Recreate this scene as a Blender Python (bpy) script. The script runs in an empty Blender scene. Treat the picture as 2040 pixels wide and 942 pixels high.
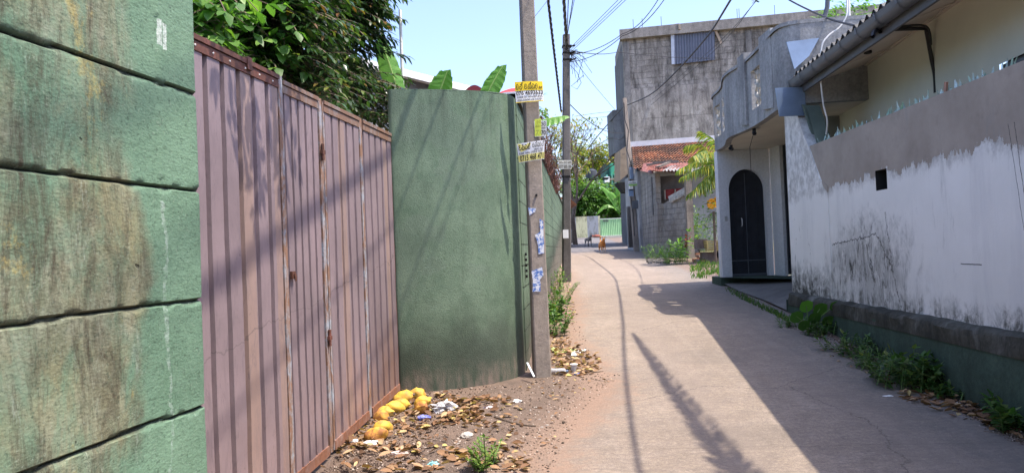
import bpy, bmesh, math, random
from mathutils import Vector, Matrix, noise as mn
V=Vector; R=math.radians; rnd=random.Random(7)
SC=bpy.context.scene; COL=SC.collection
# ---------------- camera ----------------
F=1450.0; PITCH=math.atan(29/F); ROLL=.04; EYE=V((0,0,1.5))
_f=V((0,math.cos(PITCH),math.sin(PITCH))); _r0=V((1,0,0)); _u0=_r0.cross(_f)
CR=(_r0*math.cos(ROLL)-_u0*math.sin(ROLL)).normalized(); CU=CR.cross(_f).normalized(); CF=_f
cam=bpy.data.objects.new('camera',bpy.data.cameras.new('camera')); COL.objects.link(cam)
cam.matrix_world=Matrix(((CR.x,CU.x,-CF.x,EYE.x),(CR.y,CU.y,-CF.y,EYE.y),(CR.z,CU.z,-CF.z,EYE.z),(0,0,0,1)))
cam.data.sensor_width=36; cam.data.lens=36*F/2040; cam.data.clip_start=.05; cam.data.clip_end=2000
SC.camera=cam
# ---------------- sky, sun, exposure ----------------
SUN=V((.41,-.15,1)).normalized()
w=bpy.data.worlds.new('World'); SC.world=w; w.use_nodes=True
nt=w.node_tree; nt.nodes.clear()
sky=nt.nodes.new('ShaderNodeTexSky'); sky.sky_type='NISHITA'; sky.sun_disc=False
sky.sun_elevation=math.asin(SUN.z); sky.sun_rotation=math.atan2(SUN.x,SUN.y)
sky.air_density=1.0; sky.dust_density=2.6; sky.ozone_density=2.4
bg=nt.nodes.new('ShaderNodeBackground'); bg.inputs[1].default_value=.15
out=nt.nodes.new('ShaderNodeOutputWorld')
tm=nt.nodes.new('ShaderNodeMix'); tm.data_type='RGBA'; tm.blend_type='MULTIPLY'; tm.inputs['Factor'].default_value=1; tm.inputs[7].default_value=(.94,.915,1.0,1)
nt.links.new(sky.outputs[0],tm.inputs[6]); nt.links.new(tm.outputs[2],bg.inputs[0]); nt.links.new(bg.outputs[0],out.inputs[0])
sl=bpy.data.lights.new('sun','SUN'); sl.energy=2.75; sl.angle=R(.53); sl.color=(1,.905,.77)
so=bpy.data.objects.new('sun',sl); COL.objects.link(so); so.rotation_euler=SUN.to_track_quat('Z','Y').to_euler(); so.location=(20,-5,40)
SC.view_settings.view_transform='Standard'; SC.view_settings.look='None'
SC.view_settings.gamma=1; SC.view_settings.use_curve_mapping=False; SC.view_settings.exposure=1.47
try:
    SC.cycles.use_denoising=True; SC.cycles.max_bounces=6; SC.cycles.transparent_max_bounces=12
    SC.cycles.use_adaptive_sampling=True; SC.cycles.adaptive_threshold=.02
except Exception: pass
# ---------------- pixel rays of the photograph's camera (2040 x 942) ----------------
def ray(px,py): return CF*F+CR*(px-1020)-CU*(py-471)
def PY(px,py,y):
    d=ray(px,py); return EYE+d*(y/d.y)
def PZ(px,py,z):
    d=ray(px,py); return EYE+d*((z-EYE.z)/d.z)
ZP=[(-50,0),(4.5,0),(5,.03),(7.3,.22),(10,.45),(17,.71),(33,1.31),(65,2.5),(80,2.95),(120,3.2),(900,3.2)]
def Z(y):
    for (a,za),(b,zb) in zip(ZP,ZP[1:]):
        if y<=b: return za+(zb-za)*(y-a)/(b-a)
    return ZP[-1][1]
def PG(px,py,off=0):
    d=ray(px,py); y=3.0; p=None
    while y<90:
        p=EYE+d*(y/d.y)
        if p.z<=Z(y)+off: break
        y+=.02
    return p
def gnd(x,y,dz=0): return V((x,y,Z(y)+dz))
def nz(x,y=0,z=0): return mn.noise(V((x,y,z)))
def fb(x,y=0,z=0,o=4):
    s=0;a=1;f=1
    for _ in range(o): s+=a*mn.noise(V((x*f,y*f,z*f))); a*=.5; f*=2
    return s
# ---------------- mesh builder ----------------
class MB:
    def __init__(s): s.v=[]; s.f=[]; s.r=[]; s.uv=[]; s.cr=0.0
    def add(s,vs,fs,r=None,uv=None):
        n=len(s.v); s.v+= [V(p) for p in vs]; s.f+=[tuple(i+n for i in f) for f in fs]
        s.r+=[s.cr if r is None else r]*len(vs); s.uv+= uv if uv else [(0,0)]*len(vs); return s
    def box(s,c,sz,ax=None,r=None):
        X,Y,Q=ax if ax else (V((1,0,0)),V((0,1,0)),V((0,0,1)))
        c=V(c); h=[k/2 for k in sz]
        vs=[c+X*(a*h[0])+Y*(b*h[1])+Q*(d*h[2]) for a in(-1,1) for b in(-1,1) for d in(-1,1)]
        return s.add(vs,[(0,1,3,2),(4,6,7,5),(0,4,5,1),(2,3,7,6),(0,2,6,4),(1,5,7,3)],r)
    def bar(s,a,b,wd,th,up=V((0,0,1)),r=None):
        a=V(a);b=V(b); Y=(b-a); L=Y.length; Y.normalize(); X=Y.cross(up)
        if X.length<1e-4: X=V((1,0,0))
        X.normalize(); Q=X.cross(Y)
        return s.box((a+b)/2,(wd,L,th),(X,Y,Q),r)
    def prism(s,poly,ext,r=None):      # closed polygon of points, extruded by vector ext
        n=len(poly); e=V(ext); vs=[V(p) for p in poly]+[V(p)+e for p in poly]
        fs=[tuple(range(n))[::-1],tuple(range(n,2*n))]+[(i,(i+1)%n,n+(i+1)%n,n+i) for i in range(n)]
        return s.add(vs,fs,r)
    def tube(s,pts,rad,n=6,cap=True,r=None):
        pts=[V(p) for p in pts]; rr=rad if isinstance(rad,(list,tuple)) else [rad]*len(pts)
        up=V((0,0,1)); vs=[]; prev=None
        for i,p in enumerate(pts):
            t=(pts[min(i+1,len(pts)-1)]-pts[max(i-1,0)]).normalized()
            if prev is None:
                x=t.cross(up); x=x if x.length>1e-3 else t.cross(V((1,0,0)))
            else: x=prev-t*prev.dot(t)
            x.normalize(); prev=x; y=t.cross(x)
            vs+=[p+(x*math.cos(2*math.pi*k/n)+y*math.sin(2*math.pi*k/n))*rr[i] for k in range(n)]
        fs=[(i*n+k,i*n+(k+1)%n,(i+1)*n+(k+1)%n,(i+1)*n+k) for i in range(len(pts)-1) for k in range(n)]
        if cap: fs+=[tuple(range(n))[::-1],tuple(range((len(pts)-1)*n,len(pts)*n))]
        return s.add(vs,fs,r)
    def grid(s,P,nu,nv,r=None,close=False):        # P(i,j)->point
        vs=[P(i,j) for i in range(nu) for j in range(nv)]
        uv=[(i/(nu-1),j/(nv-1)) for i in range(nu) for j in range(nv)]
        fs=[(i*nv+j,(i+1)*nv+j,(i+1)*nv+j+1,i*nv+j+1) for i in range(nu-1) for j in range(nv-1)]
        return s.add(vs,fs,r,uv)
    def blob(s,c,rx,ry,rz,amp=.1,n=8,fr=2.,seed=0,ax=None,r=None):
        X,Y,Q=ax if ax else (V((1,0,0)),V((0,1,0)),V((0,0,1))); c=V(c); vs=[];m=n*2
        for i in range(n+1):
            for j in range(m):
                th=math.pi*i/n; ph=2*math.pi*j/m; d=V((math.sin(th)*math.cos(ph),math.sin(th)*math.sin(ph),math.cos(th)))
                k=1+amp*mn.noise(d*fr+V((seed,seed*2,0))); vs.append(c+X*(d.x*rx*k)+Y*(d.y*ry*k)+Q*(d.z*rz*k))
        fs=[(i*m+j,(i+1)*m+j,(i+1)*m+(j+1)%m,i*m+(j+1)%m) for i in range(n) for j in range(m)]
        return s.add(vs,fs,r)
    def leaf(s,p,d,up,L,W,fold=.25,droop=.15,r=None,cup=0):
        d=d.normalized(); x=d.cross(up)
        if x.length<1e-3: x=d.cross(V((1,0,0)))
        x.normalize(); q=x.cross(d)
        if r is None: r=rnd.random()
        vs=[p,p+d*L*.38+x*W*.5+q*(fold*W*.5),p+d*L*.42,p+d*L*.38-x*W*.5+q*(fold*W*.5),p+d*L*.75+x*W*.3-q*(droop*L*.4),p+d*L*.75-x*W*.3-q*(droop*L*.4),p+d*L-q*(droop*L)]
        return s.add(vs,[(0,1,2),(0,2,3),(1,4,2),(2,5,3),(2,4,6),(2,6,5)],r)
def mesh(name,mb,m,origin=V((0,0,0)),smooth=False):
    me=bpy.data.meshes.new(name); me.from_pydata([tuple(p-origin) for p in mb.v],[],mb.f); 
    if m: 
        for q in (m if isinstance(m,(list,tuple)) else [m]): me.materials.append(q)
    a=me.attributes.new('rnd','FLOAT','POINT'); a.data.foreach_set('value',mb.r)
    if any(u!=(0,0) for u in mb.uv):
        a=me.attributes.new('guv','FLOAT_VECTOR','POINT'); a.data.foreach_set('vector',[c for u in mb.uv for c in (u[0],u[1],0)])
    if smooth: me.polygons.foreach_set('use_smooth',[True]*len(me.polygons))
    me.update()
    bm=bmesh.new(); bm.from_mesh(me)
    if smooth!='leaf' and len(bm.faces)<60000 and not getattr(mb,'keep',False): bmesh.ops.recalc_face_normals(bm,faces=bm.faces)
    bm.to_mesh(me); bm.free()
    if smooth is True:
        try: me.set_sharp_from_angle(angle=R(42))
        except Exception: pass
    return me
def tag(o,label=None,cat=None,group=None,kind=None):
    if label: o['label']=label
    if cat: o['category']=cat
    if group: o['group']=group
    if kind: o['kind']=kind
    return o
class T:
    """a thing: an Empty at its base carrying parts; geometry given in world space"""
    def __init__(s,name,label,cat,origin,group=None):
        s.o=V(origin); s.e=bpy.data.objects.new(name,None); COL.objects.link(s.e); s.e.location=s.o; s.e.empty_display_size=.1
        tag(s.e,label,cat,group)
    def part(s,name,mb,m,parent=None,smooth=False,label=None,kind=None):
        o=bpy.data.objects.new(name,mesh(name,mb,m,s.o,smooth)); COL.objects.link(o); o.parent=parent or s.e
        return tag(o,label,kind=kind)
def one(name,mb,m,label,cat,origin,group=None,smooth=False,kind=None):
    o=bpy.data.objects.new(name,mesh(name,mb,m,V(origin),smooth)); o.location=V(origin); COL.objects.link(o)
    return tag(o,label,cat,group,kind)
def struct(name,mb,m,smooth=False): 
    o=bpy.data.objects.new(name,mesh(name,mb,m,V((0,0,0)),smooth)); COL.objects.link(o); o['kind']='structure'; return o
def copy_tree(o,parent=None):
    c=o.copy(); COL.objects.link(c)
    if parent: c.parent=parent
    for ch in list(o.children): copy_tree(ch,c)
    return c
def lerp(a,b,t): return a+(b-a)*t
# ---------------- material builder ----------------
def sr(r,g,b):
    f=lambda c:(c/255/12.92 if c<=10 else ((c/255+.055)/1.055)**2.4); return (f(r),f(g),f(b),1)
class M:
    def __init__(s,name,rough=.8,spec=.3,metal=0):
        s.m=bpy.data.materials.new(name); s.m.use_nodes=True; s.t=s.m.node_tree; s.b=s.t.nodes['Principled BSDF']
        s.b.inputs['Roughness'].default_value=rough; s.b.inputs['Specular IOR Level'].default_value=spec; s.b.inputs['Metallic'].default_value=metal
        s._p=None
    def n(s,k,**kw):
        x=s.t.nodes.new(k)
        for a,b in kw.items(): setattr(x,a,b)
        return x
    def L(s,a,b): s.t.links.new(a,b)
    def put(s,sock,v):
        if hasattr(v,'is_linked') or hasattr(v,'links'): s.L(v,sock)
        else:
            if hasattr(v,'__len__') and len(v)==3 and sock.type=='RGBA': v=tuple(v)+(1,)
            sock.default_value=v
    def pos(s):
        if s._p is None: s._p=s.n('ShaderNodeNewGeometry').outputs['Position']
        return s._p
    def xyz(s,v=None):
        x=s.n('ShaderNodeSeparateXYZ'); s.L(v or s.pos(),x.inputs[0]); return x.outputs
    def scl(s,k,v=None,off=(0,0,0),rot=(0,0,0)):
        x=s.n('ShaderNodeMapping'); s.L(v or s.pos(),x.inputs[0]); x.inputs['Scale'].default_value=k; x.inputs['Location'].default_value=off; x.inputs['Rotation'].default_value=rot; return x.outputs[0]
    def noise(s,scale,detail=6,rough=.6,v=None,dist=0):
        x=s.n('ShaderNodeTexNoise'); s.L(v or s.pos(),x.inputs['Vector']); x.inputs['Scale'].default_value=scale; x.inputs['Detail'].default_value=detail; x.inputs['Roughness'].default_value=rough; x.inputs['Distortion'].default_value=dist; return x.outputs['Fac']
    def vor(s,scale,v=None,feat='F1',out='Distance'):
        x=s.n('ShaderNodeTexVoronoi',feature=feat); s.L(v or s.pos(),x.inputs['Vector']); x.inputs['Scale'].default_value=scale; return x.outputs[out]
    def ramp(s,f,stops,inter='LINEAR'):
        x=s.n('ShaderNodeValToRGB'); s.put(x.inputs[0],f); c=x.color_ramp; c.interpolation=inter
        while len(c.elements)<len(stops): c.elements.new(.5)
        for e,(p,col) in zip(c.elements,stops):
            e.position=p; e.color=(col if hasattr(col,'__len__') else (col,)*3)[:3]+(1,) if hasattr(col,'__len__') else (col,col,col,1)
        return x.outputs[0]
    def ss(s,f,a,b):   # smoothstep mask
        x=s.n('ShaderNodeMapRange',interpolation_type='SMOOTHSTEP'); s.put(x.inputs['Value'],f); x.inputs['From Min'].default_value=a; x.inputs['From Max'].default_value=b
        return x.outputs[0]
    def math(s,op,a,b=0,clamp=False):
        x=s.n('ShaderNodeMath',operation=op,use_clamp=clamp); s.put(x.inputs[0],a); s.put(x.inputs[1],b); return x.outputs[0]
    def mul(s,*a):
        r=a[0]
        for b in a[1:]: r=s.math('MULTIPLY',r,b)
        return r
    def add(s,*a):
        r=a[0]
        for b in a[1:]: r=s.math('ADD',r,b)
        return r
    def mix(s,f,a,b,mode='MIX'):
        x=s.n('ShaderNodeMix',data_type='RGBA',blend_type=mode); s.put(x.inputs['Factor'],f); s.put(x.inputs[6],a); s.put(x.inputs[7],b); return x.outputs[2]
    def attr(s,name,out='Fac'):
        x=s.n('ShaderNodeAttribute'); x.attribute_name=name; return x.outputs[out]
    def col(s,c): s.put(s.b.inputs['Base Color'],c); return s
    def rough(s,c): s.put(s.b.inputs['Roughness'],c); return s
    def bump(s,h,dist=.01,strength=.6):
        x=s.n('ShaderNodeBump'); x.inputs['Strength'].default_value=strength; x.inputs['Distance'].default_value=dist; s.put(x.inputs['Height'],h); s.L(x.outputs[0],s.b.inputs['Normal']); return s
    def var(s,c,amt=.25,scale=3,detail=6,v=None):  # colour with mottling
        n=s.noise(scale,detail,.6,v); return s.mix(s.ramp(n,[(.3,0.),(.7,1.)]),tuple(k*(1-amt) for k in c[:3]),tuple(min(1,k*(1+amt)) for k in c[:3]))
def simple(name,c,rough=.8,amt=.15,scale=4,metal=0,spec=.3,bump=0):
    m=M(name,rough,spec,metal); m.col(m.var(c,amt,scale))
    if bump: m.bump(m.noise(scale*12,4),bump)
    return m.m
def leafmat(name,stops,trans=.35,rough=.45,spec=.4,uvvein=False):
    m=M(name,rough,spec); c=m.ramp(m.attr('rnd'),stops); c=m.mix(m.ramp(m.noise(9,3),[(.35,0.),(.65,1.)]),c,m.mix(.5,c,(.0,.0,.0)))if False else c
    if uvvein:
        u=m.xyz(m.attr('guv','Vector')); wv=m.math('SINE',m.mul(m.add(u[0],m.mul(m.math('ABSOLUTE',m.add(u[1],-.5)),-.25)),170)); c=m.mix(m.mul(m.ramp(wv,[(.5,0.),(1,1.)]),.35),c,tuple(k*.55 for k in stops[0][1][:3]))
        rib=m.math('LESS_THAN',m.math('ABSOLUTE',m.add(u[1],-.5)),.03); c=m.mix(rib,c,(.35,.5,.16))
    m.col(c); tr=m.n('ShaderNodeBsdfTranslucent'); m.L(m.mix(.5,c,(.42,.62,.06),'MULTIPLY') if False else c,tr.inputs[0])
    tb=m.mix(1,c,(1.5,1.7,.7),'MULTIPLY'); m.L(tb,tr.inputs[0])
    mx=m.n('ShaderNodeMixShader'); mx.inputs[0].default_value=trans; m.L(m.b.outputs[0],mx.inputs[1]); m.L(tr.outputs[0],mx.inputs[2])
    m.L(mx.outputs[0],m.t.nodes['Material Output'].inputs[0]); return m.m
# ================= MATERIALS OF THE SETTING =================
def m_ground():
    m=M('soil',.95,.15); x,y,z=m.xyz()
    n1=m.noise(.9,6); n2=m.noise(7,8,.7); n3=m.noise(60,4,.7)
    c=m.mix(m.ramp(n1,[(.35,0.),(.65,1.)]),(.14,.10,.078),(.21,.152,.118)); c=m.mix(m.ramp(n2,[(.4,0.),(.72,.8)]),c,(.12,.085,.065))
    c=m.mix(m.ramp(n3,[(.3,.55),(.6,0.)]),c,(.09,.065,.05)); peb=m.vor(60); c=m.mix(m.ramp(peb,[(.0,.8),(.24,0.)]),c,(.42,.35,.30))
    far=m.ss(y,20,34); g=m.mix(m.ramp(m.noise(1.3,5),[(.4,0.),(.6,1.)]),(.10,.14,.04),(.2,.15,.10)); c=m.mix(far,c,g)
    m.col(c); m.bump(m.add(m.mul(n2,.6),m.mul(n3,.35),m.mul(peb,-.3)),.02,.8); return m.m
def m_road():
    m=M('concrete_road',.85,.25); x,y,z=m.xyz()
    n1=m.noise(.7,6,.6); n2=m.noise(5,7,.7); fine=m.noise(1,5,.75,m.scl((50,75,50))); spk=m.noise(150,3,.8)
    c=m.mix(m.ramp(n1,[(.35,0.),(.65,1.)]),(.31,.247,.192),(.42,.338,.265))
    c=m.mix(m.ramp(n2,[(.42,0.),(.72,.7)]),c,(.19,.155,.13)); c=m.mix(m.ramp(m.noise(1,6,.75,m.scl((2.2,5,1),off=(3,3,0))),[(.5,0.),(.68,.6)]),c,(.42,.345,.29)); c=m.mix(m.ramp(fine,[(.42,0.),(.66,.6)]),c,(.15,.125,.11)); c=m.mix(m.ramp(spk,[(.36,.6),(.5,0.)]),c,(.12,.10,.09)); c=m.mix(m.ramp(m.noise(190,2,.6,m.scl((1,1,1),off=(8,8,0))),[(.6,0.),(.7,.5)]),c,(.5,.43,.37))
    c=m.mix(m.ramp(m.noise(28,6,.85),[(.44,.0),(.62,.5)]),c,(.16,.13,.11)); c=m.mix(m.ramp(m.noise(22,5,.8,m.scl((1,1,1),off=(5,9,0))),[(.55,.0),(.70,.45)]),c,(.50,.42,.35)); c=m.mix(m.ramp(m.noise(1,6,.75,m.scl((7,60,1)),.5),[(.55,0.),(.63,.40)]),c,(.17,.14,.12)); c=m.mix(m.ramp(m.noise(1,5,.7,m.scl((9,70,1),off=(3,3,0)),.4),[(.60,0.),(.68,.3)]),c,(.52,.45,.38))
    gr=m.ss(m.add(x,m.mul(n2,.8),m.mul(y,-.07)),2.3,3.8); c=m.mix(m.mul(gr,.6),c,(.155,.15,.145))       # concrete greyer and darker towards the right side
    strk=m.noise(1,5,.7,m.scl((3,.35,1)),.6); c=m.mix(m.ramp(strk,[(.52,0.),(.7,.2)]),c,(.44,.37,.31))
    wave=m.math('SINE',m.mul(m.add(y,m.mul(m.noise(3,3),.25)),90)); c=m.mix(m.mul(m.ramp(wave,[(.0,0.),(1,1.)]),.10),c,(.1,.09,.08))
    for yj,w_ in ((5.15,.012),(8.35,.012),(11.6,.014),(15,.014),(19,.02),(24,.02)):
        d=m.math('ABSOLUTE',m.add(y,m.mul(x,.06),m.mul(n2,.06),-yj-.15)); c=m.mix(m.mul(m.math('LESS_THAN',d,w_*.5),.35),c,(.14,.11,.09))
    for (cx_,cy_,rx_,ry_) in ((2.1,7.9,.5,.35),(2.6,12.2,.45,.6),(1.75,5.4,.35,.3)):   # patched and oil-marked spots
        q_=m.add(m.math('POWER',m.mul(m.add(x,-cx_),1/rx_),2),m.math('POWER',m.mul(m.add(y,-cy_),1/ry_),2),m.mul(m.add(n2,-.5),1.6)); c=m.mix(m.mul(m.add(1,m.mul(m.ss(q_,.75,1.1),-1)),.28),c,(.15,.13,.115))
    for k0,k1,kk in ((1.55,.045,.5),(2.75,.05,.42)):                     # wheel paths worn smooth and dark
        q_=m.math('ABSOLUTE',m.add(x,m.mul(y,-k1),-k0+.3,m.mul(m.add(n1,-.5),.5))); c=m.mix(m.mul(m.add(1,m.mul(m.ss(q_,.08,.34),-1)),m.mul(kk,m.ramp(n2,[(.3,.4),(.6,.9)]))),c,(.24,.195,.165))
    for pts_ in (((.9,6.3),(1.7,6.75),(2.3,6.6),(3.3,7.3)),((1.4,9.2),(2.1,9.9),(3.4,10.1)),((2.4,4.4),(2.7,5.6),(2.45,6.65)),((1.6,12.4),(2.6,13.0),(3.9,12.8))):
        for (xa,ya),(xb_,yb) in zip(pts_,pts_[1:]):
            L_=math.hypot(xb_-xa,yb-ya); ux,uy=(xb_-xa)/L_,(yb-ya)/L_; t_=m.add(m.mul(m.add(x,-xa),ux),m.mul(m.add(y,-ya),uy)); d_=m.add(m.mul(m.add(x,-xa),-uy),m.mul(m.add(y,-ya),ux),m.mul(m.add(m.noise(4,6,.75),-.5),.28))
            c=m.mix(m.mul(m.math('LESS_THAN',m.math('ABSOLUTE',d_),.006),m.math('GREATER_THAN',t_,0),m.math('LESS_THAN',t_,L_),.6),c,(.09,.075,.065))
    asp=m.ss(m.add(y,m.mul(n1,3)),33,36); c=m.mix(asp,c,(.16,.15,.15))
    # earth trodden over the left edge
    xb=m.n('ShaderNodeFloatCurve'); cm=xb.mapping; cv=cm.curves[0]
    pts=[(4,.05),(4.6,.3),(5.2,.42),(6,.75),(7,1.05),(8,1.0),(9,.92),(12,1.2),(17,1.5),(20,1.7)]
    while len(cv.points)<len(pts): cv.points.new(.5,.5)
    for p,(a,b) in zip(cv.points,pts): p.location=((a-4)/16,b/2)
    cm.update(); m.put(xb.inputs['Value'],m.math('DIVIDE',m.add(y,-4),16,True)); xe=m.mul(xb.outputs[0],2)
    d=m.add(x,m.mul(xe,-1),m.mul(m.add(n2,-.5),.9),m.mul(m.add(m.noise(30,4),-.5),.25))
    dm=m.mul(m.add(1,m.mul(m.ss(d,-.28,.16),-1)),m.add(1,m.mul(m.ss(y,20,30),-1)))
    soil=m.mix(m.ss(d,-.75,-.25),m.mix(m.ramp(n2,[(.35,0.),(.7,1.)]),(.20,.145,.112),(.105,.08,.065)),m.mix(m.ramp(n2,[(.35,0.),(.7,1.)]),(.33,.225,.165),(.25,.175,.13))); soil=m.mix(m.ramp(m.noise(60,4,.7),[(.3,.5),(.6,0.)]),soil,(.12,.085,.065))
    c=m.mix(dm,c,soil)
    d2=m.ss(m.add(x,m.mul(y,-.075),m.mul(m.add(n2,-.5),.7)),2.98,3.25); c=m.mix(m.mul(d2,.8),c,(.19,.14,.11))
    m.col(c); m.bump(m.add(m.mul(fine,.8),m.mul(spk,.6),m.mul(n2,.5)),.012,.9); return m.m
def m_green(name,blocks,near=False,end=False):
    m=M(name,.75,.3); x,y,z=m.xyz(); n2=m.noise(6,7,.65); fine=m.noise(70,5,.7)
    c=m.mix(m.ramp(m.noise(1.6,6),[(.35,0.),(.65,1.)]),(.125,.19,.125),(.175,.25,.17)) if not near else m.mix(m.ramp(m.noise(2.6,6),[(.35,0.),(.65,1.)]),(.11,.195,.13),(.17,.285,.19))
    c=m.mix(m.ramp(n2,[(.5,0.),(.8,.5)]),c,(.045,.11,.06)); h=m.add(m.mul(fine,.7),m.mul(m.vor(1,m.scl((90,90,130))),.35),m.mul(n2,.3)); bd=.006
    if near:
        reg=m.add(1,m.mul(m.ss(m.add(y,m.mul(m.add(m.noise(5,4),-.5),.35)),1.33,1.42),-1))
        vs=m.noise(1,7,.7,m.scl((9,9,3.0)),.8); s1=m.mul(reg,m.ramp(m.noise(3.2,7,.7,None,.4),[(.38,0.),(.54,1.)]),m.ramp(vs,[(.33,0.),(.50,1.)]))
        och=m.mix(m.ramp(m.noise(9,6),[(.35,0.),(.65,1.)]),(.29,.23,.12),(.34,.32,.24)); och=m.mix(m.ramp(m.noise(1,8,.8,m.scl((12,12,6),off=(3,1,1)),.6),[(.45,0.),(.62,.85)]),och,(.13,.11,.06)); c=m.mix(m.mul(s1,.64),c,och)
        dk=m.mul(reg,m.ramp(m.noise(1,8,.8,m.scl((16,16,4),off=(2,0,1)),.5),[(.46,0.),(.64,.95)])); c=m.mix(dk,c,(.065,.055,.035))
        yl=m.mul(reg,m.ramp(m.noise(6,7,.75,m.scl((1,1,.8),off=(5,5,0))),[(.58,0.),(.68,.7)])); c=m.mix(yl,c,(.42,.33,.10))
        wt=m.mul(m.ramp(m.noise(1,8,.8,m.scl((25,25,5),off=(0,3,8))),[(.6,0.),(.72,.7)]),m.ss(m.add(1.47,m.mul(y,-1)),0,.08)); c=m.mix(wt,c,(.40,.47,.40))
        lime=m.mul(m.math('LESS_THAN',m.math('ABSOLUTE',m.add(y,-1.474,m.mul(m.add(m.noise(9,5),-.5),.05))),.0035),m.math('LESS_THAN',z,1.63),m.ramp(m.noise(60,4,.7),[(.40,0.),(.65,.55)])); c=m.mix(lime,c,(.40,.48,.44))
        for yy,zz in ((1.482,1.985),(1.496,1.98)):
            q=m.mul(m.math('LESS_THAN',m.math('ABSOLUTE',m.add(y,-yy,m.mul(fine,.008))),.006),m.math('LESS_THAN',m.math('ABSOLUTE',m.add(z,-zz,m.mul(n2,.02))),.026)); c=m.mix(m.mul(q,m.ramp(m.noise(120,4),[(.3,.3),(.6,.9)])),c,(.55,.62,.58))
        gm=m.attr('rnd'); c=m.mix(gm,c,(.02,.022,.014)); h=m.add(m.mul(m.noise(140,4,.7),.5),m.mul(m.noise(1,7,.75,m.scl((30,30,60))),.8),m.mul(m.vor(1,m.scl((110,110,190))),.3)); bd=.0024; c=m.mix(m.ramp(m.noise(95,4,.8),[(.34,.55),(.46,0.)]),c,(.035,.06,.04)); c=m.mix(m.ramp(m.noise(120,4,.8,m.scl((1,1,1),off=(4,4,4))),[(.58,0.),(.70,.4)]),c,(.35,.42,.34)); pit=m.mul(m.ss(m.noise(17,3,.6),.72,.75),.85); c=m.mix(pit,c,(.03,.03,.02)); h=m.add(h,m.mul(pit,-1.5))
    if blocks:
        b=m.n('ShaderNodeTexBrick'); cv=m.n('ShaderNodeCombineXYZ'); m.put(cv.inputs[0],y); m.put(cv.inputs[1],m.add(z,m.mul(n2,.02),m.mul(y,-.0))); m.L(cv.outputs[0],b.inputs['Vector'])
        b.inputs['Scale'].default_value=1; b.inputs['Brick Width'].default_value=.46; b.inputs['Row Height'].default_value=.225; b.inputs['Mortar Size'].default_value=.009; b.inputs['Mortar Smooth'].default_value=.2
        mo=b.outputs['Fac']; c=m.mix(m.mul(mo,m.ramp(m.noise(3,4),[(.3,.55),(.5,.95)])),c,(.02,.035,.02)); h=m.add(h,m.mul(mo,-2.0)); bd=.014
        mold=m.mul(m.ramp(m.noise(1,6,.7,m.scl((2,2,.6))),[(.55,0.),(.7,.75)]),m.ss(z,2.2,3.0)); c=m.mix(mold,c,(.045,.045,.03))
    if not near:
        rp_=m.ss(m.noise(1.1,6,.6,m.scl((1,1,1),off=(3,7,2))),.56,.575); c=m.mix(m.mul(rp_,.35),c,(.16,.21,.16))
        drp=m.mul(m.ramp(m.noise(1,7,.75,m.scl((7,7,.35),off=(1,0,0))),[(.53,0.),(.66,.65)]),m.ss(m.add(z,m.mul(m.add(m.noise(3,4),-.5),1.2)),2.2,3.1)); c=m.mix(drp,c,(.05,.065,.045))
        c=m.mix(m.ramp(m.noise(55,4,.8),[(.36,.4),(.48,0.)]),c,(.035,.055,.04)); c=m.mix(m.ramp(m.noise(2.3,7,.75,m.scl((1,1,.6),off=(0,8,0))),[(.46,0.),(.66,.5)]),c,(.055,.09,.06)); chp=m.ss(m.noise(26,5,.7),.70,.72); c=m.mix(m.mul(chp,.6),c,(.26,.25,.22))
    # dark splash and mould above the ground, earth splash at the very foot
    hb=m.add(z,m.mul(y,-.09),m.mul(m.add(m.noise(4,6,.7),-.5),.55))
    if not near:
        dk=m.add(1,m.mul(m.ss(hb,-.2,.5),-1)); c=m.mix(m.mul(dk,.7),c,(.03,.033,.026))
        pk=m.mul(m.add(1,m.mul(m.ss(hb,-.42,-.12),-1)),m.ramp(m.noise(1,7,.75,m.scl((11,11,2.2))),[(.40,0.),(.62,.75)])); c=m.mix(pk,c,(.27,.205,.17))
        st=m.ramp(m.noise(1,6,.7,m.scl((5,5,.5))),[(.55,0.),(.75,.4)]); c=m.mix(st,c,(.05,.075,.05))
    m.col(c); m.bump(h,bd,.75); return m.m
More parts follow.
